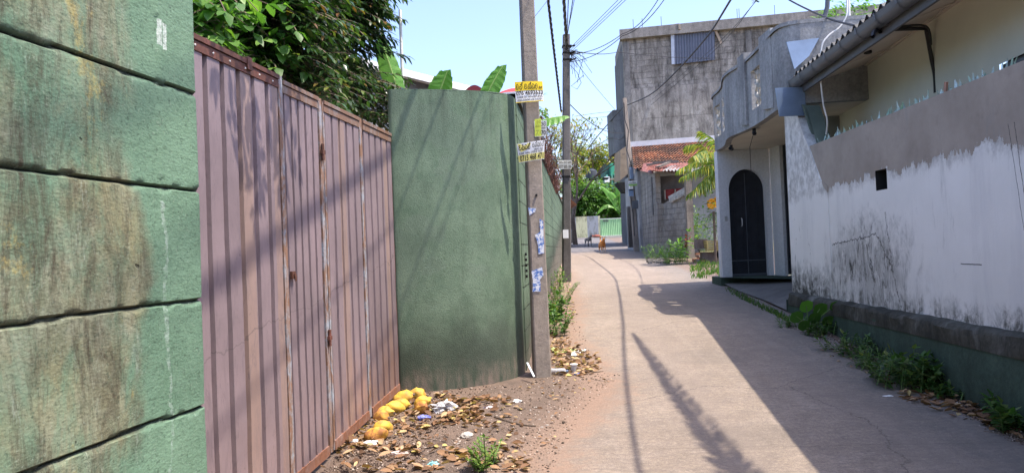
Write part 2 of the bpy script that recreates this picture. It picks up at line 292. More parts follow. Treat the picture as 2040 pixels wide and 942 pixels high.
def m_old_concrete(name,a=(.30,.28,.25),b=(.16,.15,.135),blocks=None,streak=.8,dark=(.055,.052,.048),light=None):
    m=M(name,.9,.2); x,y,z=m.xyz(); n=m.noise(.8,7,.65,None,.4); c=m.mix(m.ramp(n,[(.35,0.),(.65,1.)]),a,b)
    st=m.noise(1,8,.75,m.scl((2.6,2.6,.5)),.6); c=m.mix(m.ramp(st,[(.42,0.),(.68,streak)]),c,dark)
    s2=m.noise(2.2,8,.75); c=m.mix(m.ramp(s2,[(.5,0.),(.7,streak*.8)]),c,dark)
    if light: c=m.mix(m.ramp(m.noise(1,7,.7,m.scl((1.8,1.8,.7),off=(4,4,4)),.5),[(.55,0.),(.7,.8)]),c,light)
    f=m.noise(25,5,.7); c=m.mix(m.ramp(f,[(.4,.3),(.6,0.)]),c,dark); h=m.add(m.mul(f,.5),m.mul(s2,.6)); bd=.012
    if blocks:
        b_=m.n('ShaderNodeTexBrick'); cv=m.n('ShaderNodeCombineXYZ'); m.put(cv.inputs[0],m.add(x,m.mul(y,-1 if blocks[2] else 0),m.mul(f,.03))); m.put(cv.inputs[1],m.add(z,m.mul(f,.02))); m.L(cv.outputs[0],b_.inputs['Vector'])
        b_.inputs['Scale'].default_value=1; b_.inputs['Brick Width'].default_value=blocks[0]; b_.inputs['Row Height'].default_value=blocks[1]; b_.inputs['Mortar Size'].default_value=.02; b_.inputs['Mortar Smooth'].default_value=.3
        lim=m.ss(z,blocks[3],blocks[3]+.05) if len(blocks)>3 else 1.0
        mo=m.mul(b_.outputs['Fac'],lim,m.ramp(m.noise(2.5,5),[(.35,.2),(.65,1.)])); c=m.mix(m.mul(mo,.5),c,(.09,.085,.075)); h=m.add(h,m.mul(mo,-1.5)); bd=.02
    m.col(c); m.bump(h,bd,.8); return m.m
def m_white_wall():
    m=M('weathered_white_wall',.8,.25); x,y,z=m.xyz(); n=m.noise(7,8,.75); f=m.noise(1,8,.8,m.scl((8,8,4.5)),.6)
    w=m.mix(m.ramp(m.noise(1.2,6),[(.35,0.),(.65,1.)]),(.74,.725,.69),(.82,.80,.765)); w=m.mix(m.ramp(m.noise(1,6,.7,m.scl((3,3,.4))),[(.5,0.),(.75,.35)]),w,(.47,.46,.47))
    pl=m.mix(m.ramp(m.noise(1.5,7,.7),[(.35,0.),(.65,1.)]),(.29,.245,.205),(.385,.33,.28)); pl=m.mix(m.ramp(m.noise(4,7,.7),[(.55,0.),(.75,.5)]),pl,(.19,.165,.145))
    f2=m.noise(1,8,.75,m.scl((3.5,3.5,1.6),off=(9,2,0)),.3)
    ed=m.add(z,m.mul(m.add(f,-.5),-.16),m.mul(m.add(n,-.5),-.22),m.mul(m.add(f2,-.5),-.55),m.mul(m.add(y,-7),.012)); patch=m.ss(ed,2.15,2.17)
    patch=m.mul(patch,m.math('LESS_THAN',m.add(y,m.mul(m.add(z,-2.24),-.78)),9.2)); sp=m.mul(m.ss(z,2.0,2.2),m.ss(m.noise(16,6,.8),.66,.68)); patch=m.math('MAXIMUM',patch,m.mul(sp,m.math('LESS_THAN',y,9.3)))
    c=m.mix(patch,w,pl)
    rim=m.mul(m.ss(ed,2.03,2.14),m.add(1,m.mul(patch,-1)),m.ramp(n,[(.4,0.),(.6,.65)])); c=m.mix(rim,c,(.30,.28,.26))
    # mould patch left of centre, running down from a crack
    big=m.noise(1,5,.6,m.scl((1.6,1.6,1.1),off=(2,5,1)),.8); wob=m.mul(m.add(big,-.5),3.2)
    cx=m.mul(m.ss(m.add(y,wob,m.mul(z,-.35)),6.2,7.3),m.add(1,m.mul(m.ss(m.add(y,wob,m.mul(z,-.3)),7.9,9.0),-1)))
    zz=m.mul(m.ss(z,.3,1.2),m.add(1,m.mul(m.ss(m.add(z,m.mul(m.add(n,-.5),.9),m.mul(m.math('ABSOLUTE',m.add(y,-7.9)),.25)),1.35,1.95),-1)))
    stv=m.noise(1,8,.8,m.scl((5,5,2.2),off=(1,2,3)),1.2); mold=m.mul(cx,zz,m.ramp(stv,[(.36,0.),(.52,1.)])); c=m.mix(m.mul(mold,.55),c,(.10,.095,.075))
    m2=m.mul(cx,zz,m.ramp(m.noise(1,8,.8,m.scl((9,9,3.4)),1.0),[(.50,0.),(.60,.95)])); c=m.mix(m2,c,(.035,.035,.03))
    ft=m.mul(m.add(1,m.mul(m.ss(m.add(z,m.mul(f,-.5)),.5,.72),-1)),m.ramp(m.noise(1,8,.8,m.scl((8,8,5)),.5),[(.42,0.),(.6,.9)])); c=m.mix(ft,c,(.06,.06,.05))
    en=m.mul(m.ss(y,9.3,9.85),m.ramp(m.noise(1,7,.75,m.scl((9,9,2.2),off=(7,0,0)),.6),[(.60,0.),(.68,.85)])); c=m.mix(en,c,(.10,.10,.09))
    gd=m.mul(m.ramp(m.noise(1,8,.8,m.scl((6,6,1.3),off=(3,9,4)),.5),[(.56,0.),(.68,.55)]),m.ss(m.noise(.9,3),.45,.6)); c=m.mix(gd,c,(.26,.255,.24))
    lf=m.mul(m.ss(m.add(y,m.mul(m.add(n,-.5),1.0)),8.6,9.6),m.add(1,m.mul(m.ss(m.add(z,m.mul(f,-.7)),.45,.95),-1)),m.ramp(n,[(.38,0.),(.55,1.)])); c=m.mix(lf,c,(.06,.06,.052))
    # cracks
    def crack(pts,wd,amp=.12):
        nonlocal c
        for (a,b),(a2,b2) in zip(pts,pts[1:]):
            L=math.hypot(a2-a,b2-b); ux,uz=(a2-a)/L,(b2-b)/L
            t=m.add(m.mul(m.add(y,-a),ux),m.mul(m.add(z,-b),uz)); d=m.add(m.mul(m.add(y,-a),-uz),m.mul(m.add(z,-b),ux),m.mul(m.add(m.noise(11,5,.7),-.5),amp))
            k=m.mul(m.math('LESS_THAN',m.math('ABSOLUTE',d),wd),m.math('GREATER_THAN',t,0),m.math('LESS_THAN',t,L)); c=m.mix(m.mul(k,.85),c,(.04,.038,.035))
    crack([(8.95,1.42),(7.95,1.50),(7.75,1.54),(7.42,1.2)],.006); crack([(7.5,1.75),(7.38,1.1),(7.25,.78)],.005); crack([(6.15,1.24),(5.85,1.24)],.005,.02)
    crack([(5.35,2.3),(5.2,1.2)],.004,.03); crack([(5.42,2.3),(5.3,1.5)],.003,.02)
    m.col(c); m.bump(m.add(m.mul(patch,-.6),m.mul(n,.4),m.mul(m.noise(60,4),.2)),.008,.6); return m.m
MAT={}
MAT['ground']=m_ground(); MAT['road']=m_road(); MAT['gnear']=m_green('green_paint_near',False,True); MAT['gpil']=m_green('green_render',False); MAT['gblk']=m_green('green_blockwork',True)
MAT['white_wall']=m_white_wall()
MAT['parapet']=m_old_concrete('grey_render',(.32,.325,.33),(.42,.42,.415),None,.6,(.09,.092,.095),(.40,.41,.41))
MAT['block']=m_old_concrete('bare_block_wall',(.52,.48,.42),(.34,.31,.265),(.62,.31,1,6.9),.95,(.05,.046,.04),(.52,.49,.44))
MAT['shedblock']=m_old_concrete('shed_block_wall',(.40,.37,.33),(.27,.25,.22),(.40,.20,1),.7,(.10,.09,.08),(.46,.44,.39))
MAT['conc']=m_old_concrete('pole_concrete',(.36,.31,.26),(.27,.235,.20),None,.5,(.12,.105,.09),(.44,.39,.33))
MAT['darkconc']=m_old_concrete('dark_pole_concrete',(.21,.195,.18),(.13,.12,.11),None,.6,(.06,.055,.05))
MAT['coping']=m_old_concrete('coping_mould',(.16,.16,.13),(.08,.08,.065),None,.8,(.03,.03,.025))
MAT['plinth']=m_old_concrete('green_plinth',(.075,.115,.085),(.055,.085,.062),None,.55,(.025,.032,.025))
MAT['moss']=m_old_concrete('mossy_ledge',(.12,.115,.095),(.055,.052,.04),None,.9,(.018,.018,.014),(.24,.235,.21))
MAT['cream']=simple('cream_wall',(.62,.60,.50),.85,.07,1.2); MAT['soffit']=simple('soffit_white',(.55,.50,.45),.85,.1,1.5)
MAT['porchwhite']=m_old_concrete('porch_white',(.72,.72,.73),(.66,.66,.665),None,.2,(.35,.35,.35)); MAT['ramp']=m_old_concrete('ramp_concrete',(.22,.205,.19),(.16,.15,.14),None,.6,(.09,.085,.08))
MAT['black']=simple('black_sheet',(.022,.024,.030),.55,.3,6); MAT['dark']=simple('dark_void',(.02,.02,.02),.9); MAT['grey']=simple('grey_metal',(.11,.12,.135),.5,.2,5,.3)
MAT['cable']=simple('cable_black',(.03,.03,.033),.6); MAT['cablew']=simple('cable_white',(.7,.7,.68),.5)
MAT['white']=simple('white_paint',(.8,.8,.78),.6,.05); MAT['steelblue']=simple('zinc_flashing',(.20,.27,.38),.45,.15,3,.4)
MAT['leafdark']=leafmat('leaf_dark',[(0,(.016,.036,.012)),(.6,(.026,.062,.018)),(.86,(.05,.11,.028)),(.95,(.15,.19,.04)),(1,(.17,.08,.03))],.28,.32,.5)
MAT['leafbright']=leafmat('leaf_bright',[(0,(.045,.12,.022)),(.6,(.085,.20,.038)),(1,(.19,.33,.07))],.4)
MAT['leafyellow']=leafmat('leaf_yellow_green',[(0,(.06,.10,.02)),(.5,(.14,.19,.03)),(.85,(.30,.28,.05)),(1,(.40,.20,.05))],.4)
MAT['weed']=leafmat('leaf_weed',[(0,(.04,.10,.02)),(.6,(.08,.19,.035)),(1,(.20,.28,.06))],.35); MAT['weedshade']=leafmat('leaf_weed_dark',[(0,(.035,.075,.02)),(.6,(.06,.14,.03)),(1,(.16,.19,.06))],.35)  # weedshade: darker copy of weed, shade put into the leaf colour
MAT['banana']=leafmat('banana_leaf',[(0,(.14,.33,.055)),(1,(.24,.45,.09))],.4,.4,.4,True); MAT['palm']=leafmat('palm_leaflet',[(0,(.07,.14,.03)),(.5,(.16,.24,.05)),(1,(.42,.36,.06))],.35)
MAT['bark']=simple('bark',(.17,.13,.10),.9,.35,6,bump=.02); MAT['stem']=simple('green_stem',(.12,.20,.06),.7)
MAT['dry']=leafmat('dry_leaf',[(0,(.09,.05,.03)),(.35,(.20,.11,.06)),(.7,(.34,.20,.11)),(.92,(.46,.33,.20)),(1,(.52,.42,.15))],.15,.7,.2)
# ================= GROUND AND ROAD =================
rows=sorted(set([-60,-20,-8,-3]+[i*.25 for i in range(0,84)]+[21+i for i in range(0,60)]+[90,110,120,150,200,320,500,900]+[p[0] for p in ZP if p[0]>-50]))
g=MB(); xs=[-700,-200,-60,-20]+[-9+i*.5 for i in range(0,44)]+[14,17,22,40,90,300,700]
g.grid(lambda i,j:V((xs[j],rows[i],Z(rows[i])+(0.035*fb(xs[j]*1.5,rows[i]*1.5)+.02*fb(xs[j]*5,rows[i]*5,1) if (-2.2<xs[j]<-1.1 and 2<rows[i]<6) else 0)-(.0 if rows[i]<900 else 0))),len(rows),len(xs)); struct('ground',g,MAT['ground'],True)
def interp(t,y):
    for (a,u),(b,v) in zip(t,t[1:]):
        if y<=b: return lerp(u,v,max(0,(y-a)/(b-a)))
    return t[-1][1]
RL=[(-20,-1.0),(4,-1.0),(6,-.8),(7.0,-.45),(8,-.0),(12,.35),(17,.8),(30,2.0),(45,3.3),(62,4.2)]; RR=[(-20,3.3),(4,3.36),(9,3.72),(12,4.05),(15,4.42),(18,4.95),(27,5.5),(35,6.4),(45,8.0),(55,9.3),(62,10.5)]
rr=[y for y in rows if -20<=y<=61.5]+[61.8]
g=MB(); nc=24; g.grid(lambda i,j:V((lerp(interp(RL,rr[i])-.05*abs(fb(rr[i]*2,1)),interp(RR,rr[i])+.05*fb(rr[i]*3,4),j/(nc-1)),rr[i],Z(rr[i])+(.008 if j else -.03))),len(rr),nc); struct('road',g,MAT['road'],True)
# the lane crossing at the far end
g=MB(); g.grid(lambda i,j:V((lerp(-25,30,i/20),lerp(57.5,61.9,j),Z(lerp(57.5,61.9,j))+.02)),21,2); struct('cross_street',g,simple('asphalt',(.13,.125,.125),.9,.2,3))

# ================= LEFT: NEAR GREEN BLOCK WALL =================
def wx(y): return -.685+.165*(y-1.6)
JZ=[.0,.25,.49,.72,.955,1.19,1.42,1.66,1.87,2.10,2.34,2.58]
mb=MB()
def groove(y,z):
    d=9;
    for k,j in enumerate(JZ):
        d=min(d,abs(z-j-.008*nz(y*5,j*7)-.003*nz(y*30,j)))
    w_=.0042+.005*max(0,nz(y*4,z*.4,3)+.2); w_=max(w_*(1.0 if y<1.42 else .5),.0052)
    return max(0,1-d/w_) if d<w_ else 0
ys=[-6,-4,-2,-1,0,.5]+[.8+i*.0065 for i in range(126)]; ys=[y for y in ys if y<=1.612]
zs=[-.05,.2,.4,.6]+[.8+i*.0055 for i in range(250)]+[2.3,2.6,2.9]; rv=[]
def Pn(i,j):
    y,z=ys[i],zs[j]; gq=groove(y,z) if y>.7 and .75<z<2.2 else 0
    rv.append(min(1,gq*1.6)); e=max(0,(y-1.585)/.03); lump=.0035*fb(y*4,z*4,0,2)+.0005*fb(y*30,z*60,2,2)
    step=.004 if y>1.47+.01*nz(z*6) else 0
    return V((wx(y)-.010*min(1,gq*1.3)+lump+step-.02*e*e,y,z))
mb.grid(Pn,len(ys),len(zs)); mb.r=rv; nf=len(mb.v)
fl=[(wx(1.612)-.02,1.613),(-.74,1.66),(-.9,1.9),(-1.25,2.4),(-1.72,3.1),(-1.95,3.1),(-1.95,2.6),(-1.3,1.4),(-1.0,.3),(-1.2,-6),(wx(-6),-6)]
mb.grid(lambda i,j:V((fl[i][0],fl[i][1],[-.05,2.9][j])),len(fl),2)
mb.prism([V((a,b,2.9)) for a,b in fl],V((0,0,.06))); mb.keep=True
one('block_wall',mb,MAT['gnear'],'stained green painted block wall close up at the left edge','wall',(-.8,1,0),smooth=True)

# ================= LEFT: METAL GATE =================
G0=V((-1.65,3.87,0)); GD=V((.49,3.13,0)).normalized(); GN=V((GD.y,-GD.x,0))
def gy(y): return G0+GD*((y-3.87)/GD.y)
m=M('mauve_sheet',.5,.4); x,y,z=m.xyz(); c=m.mix(m.ramp(m.noise(1.4,5),[(.35,0.),(.65,1.)]),(.205,.158,.168),(.272,.208,.22))
pan=m.math('FRACT',m.math('MULTIPLY',m.math('FLOOR',m.mul(y,7.6)),.37)); c=m.mix(m.mul(m.math('GREATER_THAN',pan,.82),.3),c,(.42,.27,.16))
sc_=m.ramp(m.noise(1,6,.8,m.scl((14,14,3),off=(0,1,2)),1.2),[(.55,0.),(.64,.5)]); c=m.mix(sc_,c,(.14,.11,.125)); c=m.mix(m.ramp(m.noise(1,7,.8,m.scl((30,30,6)),2),[(.58,0.),(.65,.6)]),c,(.10,.085,.09))
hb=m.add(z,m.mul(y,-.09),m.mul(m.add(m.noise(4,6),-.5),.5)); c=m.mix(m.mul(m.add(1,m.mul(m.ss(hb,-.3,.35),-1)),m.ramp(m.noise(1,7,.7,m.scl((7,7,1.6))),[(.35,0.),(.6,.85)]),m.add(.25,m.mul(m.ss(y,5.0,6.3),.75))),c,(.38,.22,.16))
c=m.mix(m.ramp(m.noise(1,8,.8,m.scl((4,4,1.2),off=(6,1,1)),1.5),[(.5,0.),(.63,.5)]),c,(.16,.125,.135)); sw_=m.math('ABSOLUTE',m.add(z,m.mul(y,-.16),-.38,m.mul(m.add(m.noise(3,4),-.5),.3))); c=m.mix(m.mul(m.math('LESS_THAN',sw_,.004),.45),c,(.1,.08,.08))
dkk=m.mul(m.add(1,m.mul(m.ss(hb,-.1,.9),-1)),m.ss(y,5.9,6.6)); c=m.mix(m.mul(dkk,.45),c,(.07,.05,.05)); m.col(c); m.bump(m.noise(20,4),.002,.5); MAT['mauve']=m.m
def rusty(name,base,rust,amt):
    m=M(name,.6,.3); n=m.noise(1,7,.75,m.scl((9,9,4)),.5); f=m.noise(30,5,.7); c=m.mix(m.ramp(n,[(.5-amt*.3,0.),(.62-amt*.2,1.)]),base,rust); c=m.mix(m.ramp(f,[(.35,.4),(.55,0.)]),c,tuple(k*.4 for k in rust)); m.col(c); m.bump(f,.002); return m.m
MAT['greyrust']=rusty('grey_rust',(.27,.26,.26),(.22,.13,.09),.6); MAT['galv']=rusty('worn_galvanised',(.33,.37,.42),(.26,.15,.10),.35); MAT['rust']=rusty('rusty_steel',(.20,.075,.055),(.11,.05,.035),.5); MAT['railr']=rusty('rust_pink_rail',(.30,.20,.17),(.25,.115,.07),.5)
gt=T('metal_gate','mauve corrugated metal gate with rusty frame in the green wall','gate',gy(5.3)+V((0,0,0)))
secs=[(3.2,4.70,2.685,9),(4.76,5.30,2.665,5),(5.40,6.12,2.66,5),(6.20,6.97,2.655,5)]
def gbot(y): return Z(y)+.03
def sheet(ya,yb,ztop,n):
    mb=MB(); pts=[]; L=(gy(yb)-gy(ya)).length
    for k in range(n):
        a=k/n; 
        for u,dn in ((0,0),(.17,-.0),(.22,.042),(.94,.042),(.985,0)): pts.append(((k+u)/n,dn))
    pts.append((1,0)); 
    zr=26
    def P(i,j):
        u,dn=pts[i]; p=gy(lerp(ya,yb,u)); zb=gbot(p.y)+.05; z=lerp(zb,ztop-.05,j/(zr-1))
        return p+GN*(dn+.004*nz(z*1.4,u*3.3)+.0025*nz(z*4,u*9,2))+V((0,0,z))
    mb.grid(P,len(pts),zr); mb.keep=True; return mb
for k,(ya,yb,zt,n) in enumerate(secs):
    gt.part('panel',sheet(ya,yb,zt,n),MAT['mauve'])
    p,q=gy(ya),gy(yb)
    mb=MB(); mb.bar(p+GN*.035+V((0,0,zt-.045)),q+GN*.035+V((0,0,zt-.045)),.03,.05); mb.bar(p+GN*.02+V((0,0,zt+.0)),q+GN*.02+V((0,0,zt+.0)),.075,.028)
    tr=gt.part('top_rail',mb,MAT['rust'] if k==0 else MAT['greyrust'])
    for i in (range(n) if k==0 else ()):
        yy=lerp(ya,yb,(i+.5)/n); mb=MB(); mb.blob(gy(yy)+GN*.052+V((0,0,zt-.045)),.006,.006,.006,0,4); gt.part('bolt',mb,MAT['white'],tr)
    mb=MB(); mb.bar(p+GN*.03+V((0,0,gbot(ya)+.03)),q+GN*.03+V((0,0,gbot(yb)+.03)),.04,.07); gt.part('bottom_rail',mb,MAT['railr'])
mb=MB(); p=gy(4.32); mb.box(p+GN*.055+V((0,0,2.675)),(.02,.05,.075),(GN,GD,V((0,0,1)))); gt.part('bracket',mb,MAT['rust'])
for yy,wd,mt,zt in ((4.73,.055,'galv',2.70),(5.345,.05,'galv',2.68),(5.40,.03,'galv',2.66),(6.16,.055,'galv',2.675),(6.97,.035,'railr',2.66)):
    p=gy(yy); mb=MB(); mb.box(p+GN*.028+V((0,0,(zt+gbot(yy))/2)),(.035,wd,zt-gbot(yy)),(GN,GD,V((0,0,1)))); gt.part('stile',mb,MAT[mt])
for yy,zz in ((5.335,2.28),(5.345,.92)):
    p=gy(yy); mb=MB(); mb.tube([p+GN*.06+V((0,0,zz-.06)),p+GN*.06+V((0,0,zz+.06))],.012,8); mb.box(p+GN*.06+V((0,0,zz)),(.02,.045,.03),(GN,GD,V((0,0,1)))); gt.part('hinge',mb,MAT['rust'],smooth=True)
p=gy(4.80); mb=MB(); mb.box(p+GN*.055+V((0,0,1.40)),(.018,.05,.05),(GN,GD,V((0,0,1)))); mb.tube([p+GN*.07+V((0,0,1.41)),p+GN*.075+V((0,0,1.36))],.008); gt.part('lock_plate',mb,MAT['rust'])

# ================= LEFT: CURVED WALL END AND LONG BLOCK WALL =================
def long_x(y): return .10+.09*(y-7.6)
WT=3.08
bw=T('boundary_wall','long green boundary wall with rounded plastered end behind the concrete pole','wall',(-.3,7.1,.2))
_k=[(-1.15,7.02),(-1.13,6.955),(-1.08,6.94),(-.9,6.965),(-.6,7.035),(-.3,7.14),(-.12,7.235),(0,7.35),(.06,7.47),(long_x(7.6)-.012,7.6)]
plan=[]
for i in range(len(_k)-1):
    q0,q1,q2,q3=[_k[max(0,min(len(_k)-1,i+d))] for d in (-1,0,1,2)]
    for s_ in range(4):
        t_=s_/4; plan.append(tuple(.5*(2*q1[c]+(-q0[c]+q2[c])*t_+(2*q0[c]-5*q1[c]+4*q2[c]-q3[c])*t_*t_+(-q0[c]+3*q1[c]-3*q2[c]+q3[c])*t_**3) for c in (0,1)))
plan.append(_k[-1])
back=[(-.12,7.6),(-.25,7.4),(-.6,7.3),(-1.15,7.2)]
pl=plan+back+[plan[0]]; mb=MB(); NZ=30
mb.grid(lambda i,j:V((pl[i][0]+.004*nz(pl[i][0]*3,j*.5),pl[i][1]+.006*nz(pl[i][0]*3,j*.4,5),lerp(.02,WT+.02*(-pl[i][0]*.2)+.012*nz(pl[i][0]*5),j/(NZ-1)))),len(pl),NZ)
mb.prism([V((a,b,WT+.0)) for a,b in plan+back],V((0,0,.012)))
bw.part('rounded_end',mb,MAT['gpil'],smooth=True)
mb=MB(); n_=60; th=.2
def Pw(i,j):
    y=lerp(7.6,31,(i/(n_-1))**1.5); prof=[(0,Z(y)-.3),(0,WT+(y-7.6)*.012),(-th,WT+(y-7.6)*.012),(-th,Z(y)-.3)][j]; return V((long_x(y)+prof[0],y,prof[1]))
mb.grid(Pw,n_,4); mb.add([Pw(0,k) for k in range(4)],[(0,1,2,3)]); mb.add([Pw(n_-1,k) for k in range(4)],[(0,1,2,3)]); bw.part('block_run',mb,MAT['gblk'])
mb=MB(); mb.grid(lambda i,j:V((long_x(lerp(7.62,31,i/40))+[.03,.03,-th-.02,-th-.02,.03][j],lerp(7.62,31,i/40),WT+.012*(lerp(7.62,31,i/40)-7.6)+[.003,.07,.07,.003,.003][j]+.012*nz(i*.9,j))),41,5); bw.part('coping',mb,MAT['coping'])
mb=MB()
for k in range(5): mb.box(V((long_x(7.95)+.012,7.94,1.22+k*.06)),(.02,.11,.028))
bw.part('vent_grille',mb,MAT['dark'])
# tangle of dry thorny vine on the coping
mb=MB()
for k in range(900):
    y=9.6+rnd.random()**.9*12; base=V((long_x(y)-.08+rnd.uniform(-.1,.14),y,WT+.07)); h=rnd.uniform(.08,.42)*(1 if y>10.5 else .5); mb.cr=rnd.random()
    q=base+V((rnd.uniform(-.15,.22),rnd.uniform(-.2,.2),h)); mb.tube([base+V((0,0,-.03)),(base+q)/2+V((rnd.uniform(-.06,.06),0,.03)),q],.006,3,False)
    if rnd.random()<.8: mb.leaf(q,V((rnd.uniform(-1,1),rnd.uniform(-1,1),rnd.uniform(-1,.3))),V((0,0,1)),.07,.035,r=rnd.random())
vm=leafmat('dry_vine',[(0,(.06,.025,.022)),(.6,(.13,.05,.04)),(1,(.20,.10,.07))],.1,.8)
one('thorny_vine',mb,vm,'dark red dry thorny vine matted along the top of the green wall','vine',(long_x(14),14,WT),smooth='leaf')
# ================= RIGHT: BOUNDARY WALL WITH GLASS SHARDS =================
def rx(y): return 3.73+.055*(y-5.3)
RZ=2.72
rw=T('white_wall','peeling white wall on a mossy green plinth topped with broken glass','wall',(rx(7),7,.2))
ys=[-6,-3,0,2,4,5]+[5.25+.25*i for i in range(0,9)]+[7.42,7.68]+[7.9+.2*i for i in range(0,9)]+[9.6]
zs=[.55,.8,1.1,1.4,1.7,1.98,2.19,2.4,2.6,RZ]
mb=MB(); vs={}
def q(y,z): 
    k=(round(y,3),round(z,3))
    if k not in vs: mb.v.append(V((rx(y)+(.006*nz(y,z) if 1 else 0),y,z))); mb.r.append(0); mb.uv.append((0,0)); vs[k]=len(mb.v)-1
    return vs[k]
for a,b in zip(ys,ys[1:]):
    for c_,d in zip(zs,zs[1:]):
        if abs(a-7.42)<.01 and abs(c_-1.98)<.01: continue
        mb.f.append((q(a,c_),q(b,c_),q(b,d),q(a,d)))
mb.keep=True
mb.add([V((rx(y)+dx,y,RZ+ (.0))) for y in (-6,9.6) for dx in (0,.16)],[(0,1,3,2)])
mb.add([V((rx(-6)+.16,-6,.0)),V((rx(9.6)+.16,9.6,.0)),V((rx(9.6)+.16,9.6,RZ)),V((rx(-6)+.16,-6,RZ))],[(0,1,2,3)])
# scroll-shaped end of the wall, rising to the porch beam
sc=[(9.0,.55),(10.5,.55),(10.5,3.36),(10.08,3.36),(9.97,3.25),(9.86,3.06),(9.74,2.89),(9.60,2.74),(9.49,2.59),(9.38,2.44),(9.23,2.24),(9.0,2.15)]
X0=rx(9.6)-.012
mb.prism([V((rx(a)-.01,a,b)) for a,b in sc],V((.18,0,0)))
rw.part('wall_face',mb,MAT['white_wall'])
mb=MB(); a,b,c_,d=7.42,7.68,1.98,2.19
mb.add([V((rx(y)+dx,y,z)) for dx in (.003,.12) for (y,z) in ((a,c_),(b,c_),(b,d),(a,d))],[(4,5,6,7),(0,1,5,4),(1,2,6,5),(2,3,7,6),(3,0,4,7)]); rw.part('vent_hole',mb,MAT['dark'])
# plinth and ledge
mb=MB(); mb.grid(lambda i,j:V((rx(lerp(-6,10.5,i/60))-[.0,.085,.10,.11][j]+.01*nz(i,j),lerp(-6,10.5,i/60),[.66,.645,.40,-.05][j]+.012*nz(i*.7,j+3))),61,4)
yy=10.5; mb.add([V((rx(yy)-.12,yy,-.05)),V((rx(yy)-.105,yy,.645)),V((rx(yy)+.17,yy,.645)),V((rx(yy)+.17,yy,-.05))],[(0,1,2,3)]); rw.part('plinth',mb,MAT['plinth'])
mb=MB(); mb.grid(lambda i,j:V((rx(lerp(-6,10.45,i/220))-[-.01,.05,.088,.098,.10,.098][j]+.022*fb(i*.23,j*.9,1,6)*(0 if j in(0,5) else 1),lerp(-6,10.45,i/220),[.755,.742,.722,.695,.63,.57][j]+.022*fb(i*.19,j,5,6)*(0 if j==5 else 1))),221,6); rw.part('ledge',mb,MAT['moss'],smooth=True)
# glass shards bedded along the top
gm=M('bottle_glass',.08,.6); cc=gm.ramp(gm.attr('rnd'),[(0,(.55,.75,.62)),(.5,(.75,.88,.85)),(1,(.35,.55,.38))]); gm.col(cc); gm.b.inputs['Transmission Weight'].default_value=.45; gm.b.inputs['IOR'].default_value=1.35
for k in range(96):
    y=lerp(4.9,9.42,((k+rnd.uniform(-1.6,1.6))/96)); y=max(4.9,min(9.42,y)); 
    if rnd.random()<.06: continue
    c0=V((rx(y)+rnd.uniform(.02,.11),y,RZ-.02)); d=V((rnd.uniform(-.25,.25),rnd.uniform(-.5,.5),1)).normalized(); h=rnd.uniform(.05,.125)*(1.15 if rnd.random()<.2 else 1); wd=rnd.uniform(.02,.055); t=V((rnd.uniform(-.6,.6),1,0)).normalized()*wd*.5; n=t.cross(d).normalized()*.004
    mb=MB(); mb.prism([c0-t,c0+t,c0+t*rnd.uniform(.3,.9)+d*h*rnd.uniform(.5,.9),c0+t*rnd.uniform(-.5,.3)+d*h,c0-t*rnd.uniform(.7,1.1)+d*h*rnd.uniform(.2,.6)],n,r=rnd.random()); rw.part('glass_shard',mb,gm.m)
mb=MB(); c0=V((rx(6.6),6.6,RZ)); mb.box(V((rx(6.35)+.06,6.35,RZ+.05)),(.02,.03,.11),(V((1,0,0)),V((0,1,.25)).normalized(),V((0,-.25,1)).normalized())); rw.part('brick_chip',mb,simple('brick_chip',(.45,.25,.18)))

# ================= RIGHT: HOUSE BEHIND THE WALL =================
def hx(y): return 4.6+.124*(y-7.34)
def gx(y): return 3.70+.085*(y-6.66)
hs=T('house','cream house with corrugated roof and grey gutter behind the white wall','house',(5.5,8,.4))
SZ=3.85
mb=MB(); wy0,wy1,wz0,wz1=5.2,6.62,2.25,3.02
ys2=[-6,wy0,wy1,9,11.06]; zs2=[.3,wz0,wz1,SZ+.05]
for i in range(4):
    for j in range(3):
        if i==1 and j==1: continue
        a,b=ys2[i],ys2[i+1]; mb.add([V((hx(a),a,zs2[j])),V((hx(b),b,zs2[j])),V((hx(b),b,zs2[j+1])),V((hx(a),a,zs2[j+1]))],[(0,1,2,3)])
hs.part('wall',mb,MAT['cream'])
mb=MB(); mb.prism([V((4.5,11.1,.3)),V((5.1,11.1,.3)),V((5.1,11.1,3.88)),V((4.5,11.1,3.88))],V((0,.15,0))); hs.part('end_wall',mb,simple('end_wall_paint',(.30,.31,.30),.85,.15,2))
w=MB(); w.box(V((hx(5.9)+.16,5.9,2.63)),(.02,1.7,1.2),(V((1,-.124,0)).normalized(),V((.124,1,0)).normalized(),V((0,0,1)))); wn=hs.part('window',w,MAT['dark'])
for yy in (wy0,5.67,6.15,wy1): 
    f=MB(); f.box(V((hx(yy)+.06,yy+(.02 if yy<6 else -.02),2.635)),(.05,.045,.77)); hs.part('frame',f,MAT['grey'],wn)
for zz in (wz0+.02,wz1-.02):
    f=MB(); f.box(V((hx(5.9)+.06,5.91,zz)),(.05,1.42,.04),(V((1,0,0)),V((.124,1,0)).normalized(),V((0,0,1)))); hs.part('frame',f,MAT['grey'],wn)
mb=MB(); 
def soff(y): return V((gx(y)+.07,y,3.58)),V((hx(y)+.01,y,SZ))
ysf=[-6,0,4,6,7.5,9,10.4,11.06]
mb.grid(lambda i,j:lerp(*soff(ysf[i]),j),len(ysf),2); hs.part('soffit',mb,MAT['soffit'])
mb=MB()
for y in (9.0,7.3): a,b=soff(y); mb.bar(a+V((0,0,-.012)),b+V((0,0,-.012)),.02,.012)
a,b=soff(11.0),soff(-6); mb.bar(soff(11.0)[1]+V((-.03,0,-.02)),soff(-6)[1]+V((-.03,0,-.02)),.04,.03); hs.part('batten',mb,MAT['soffit'])
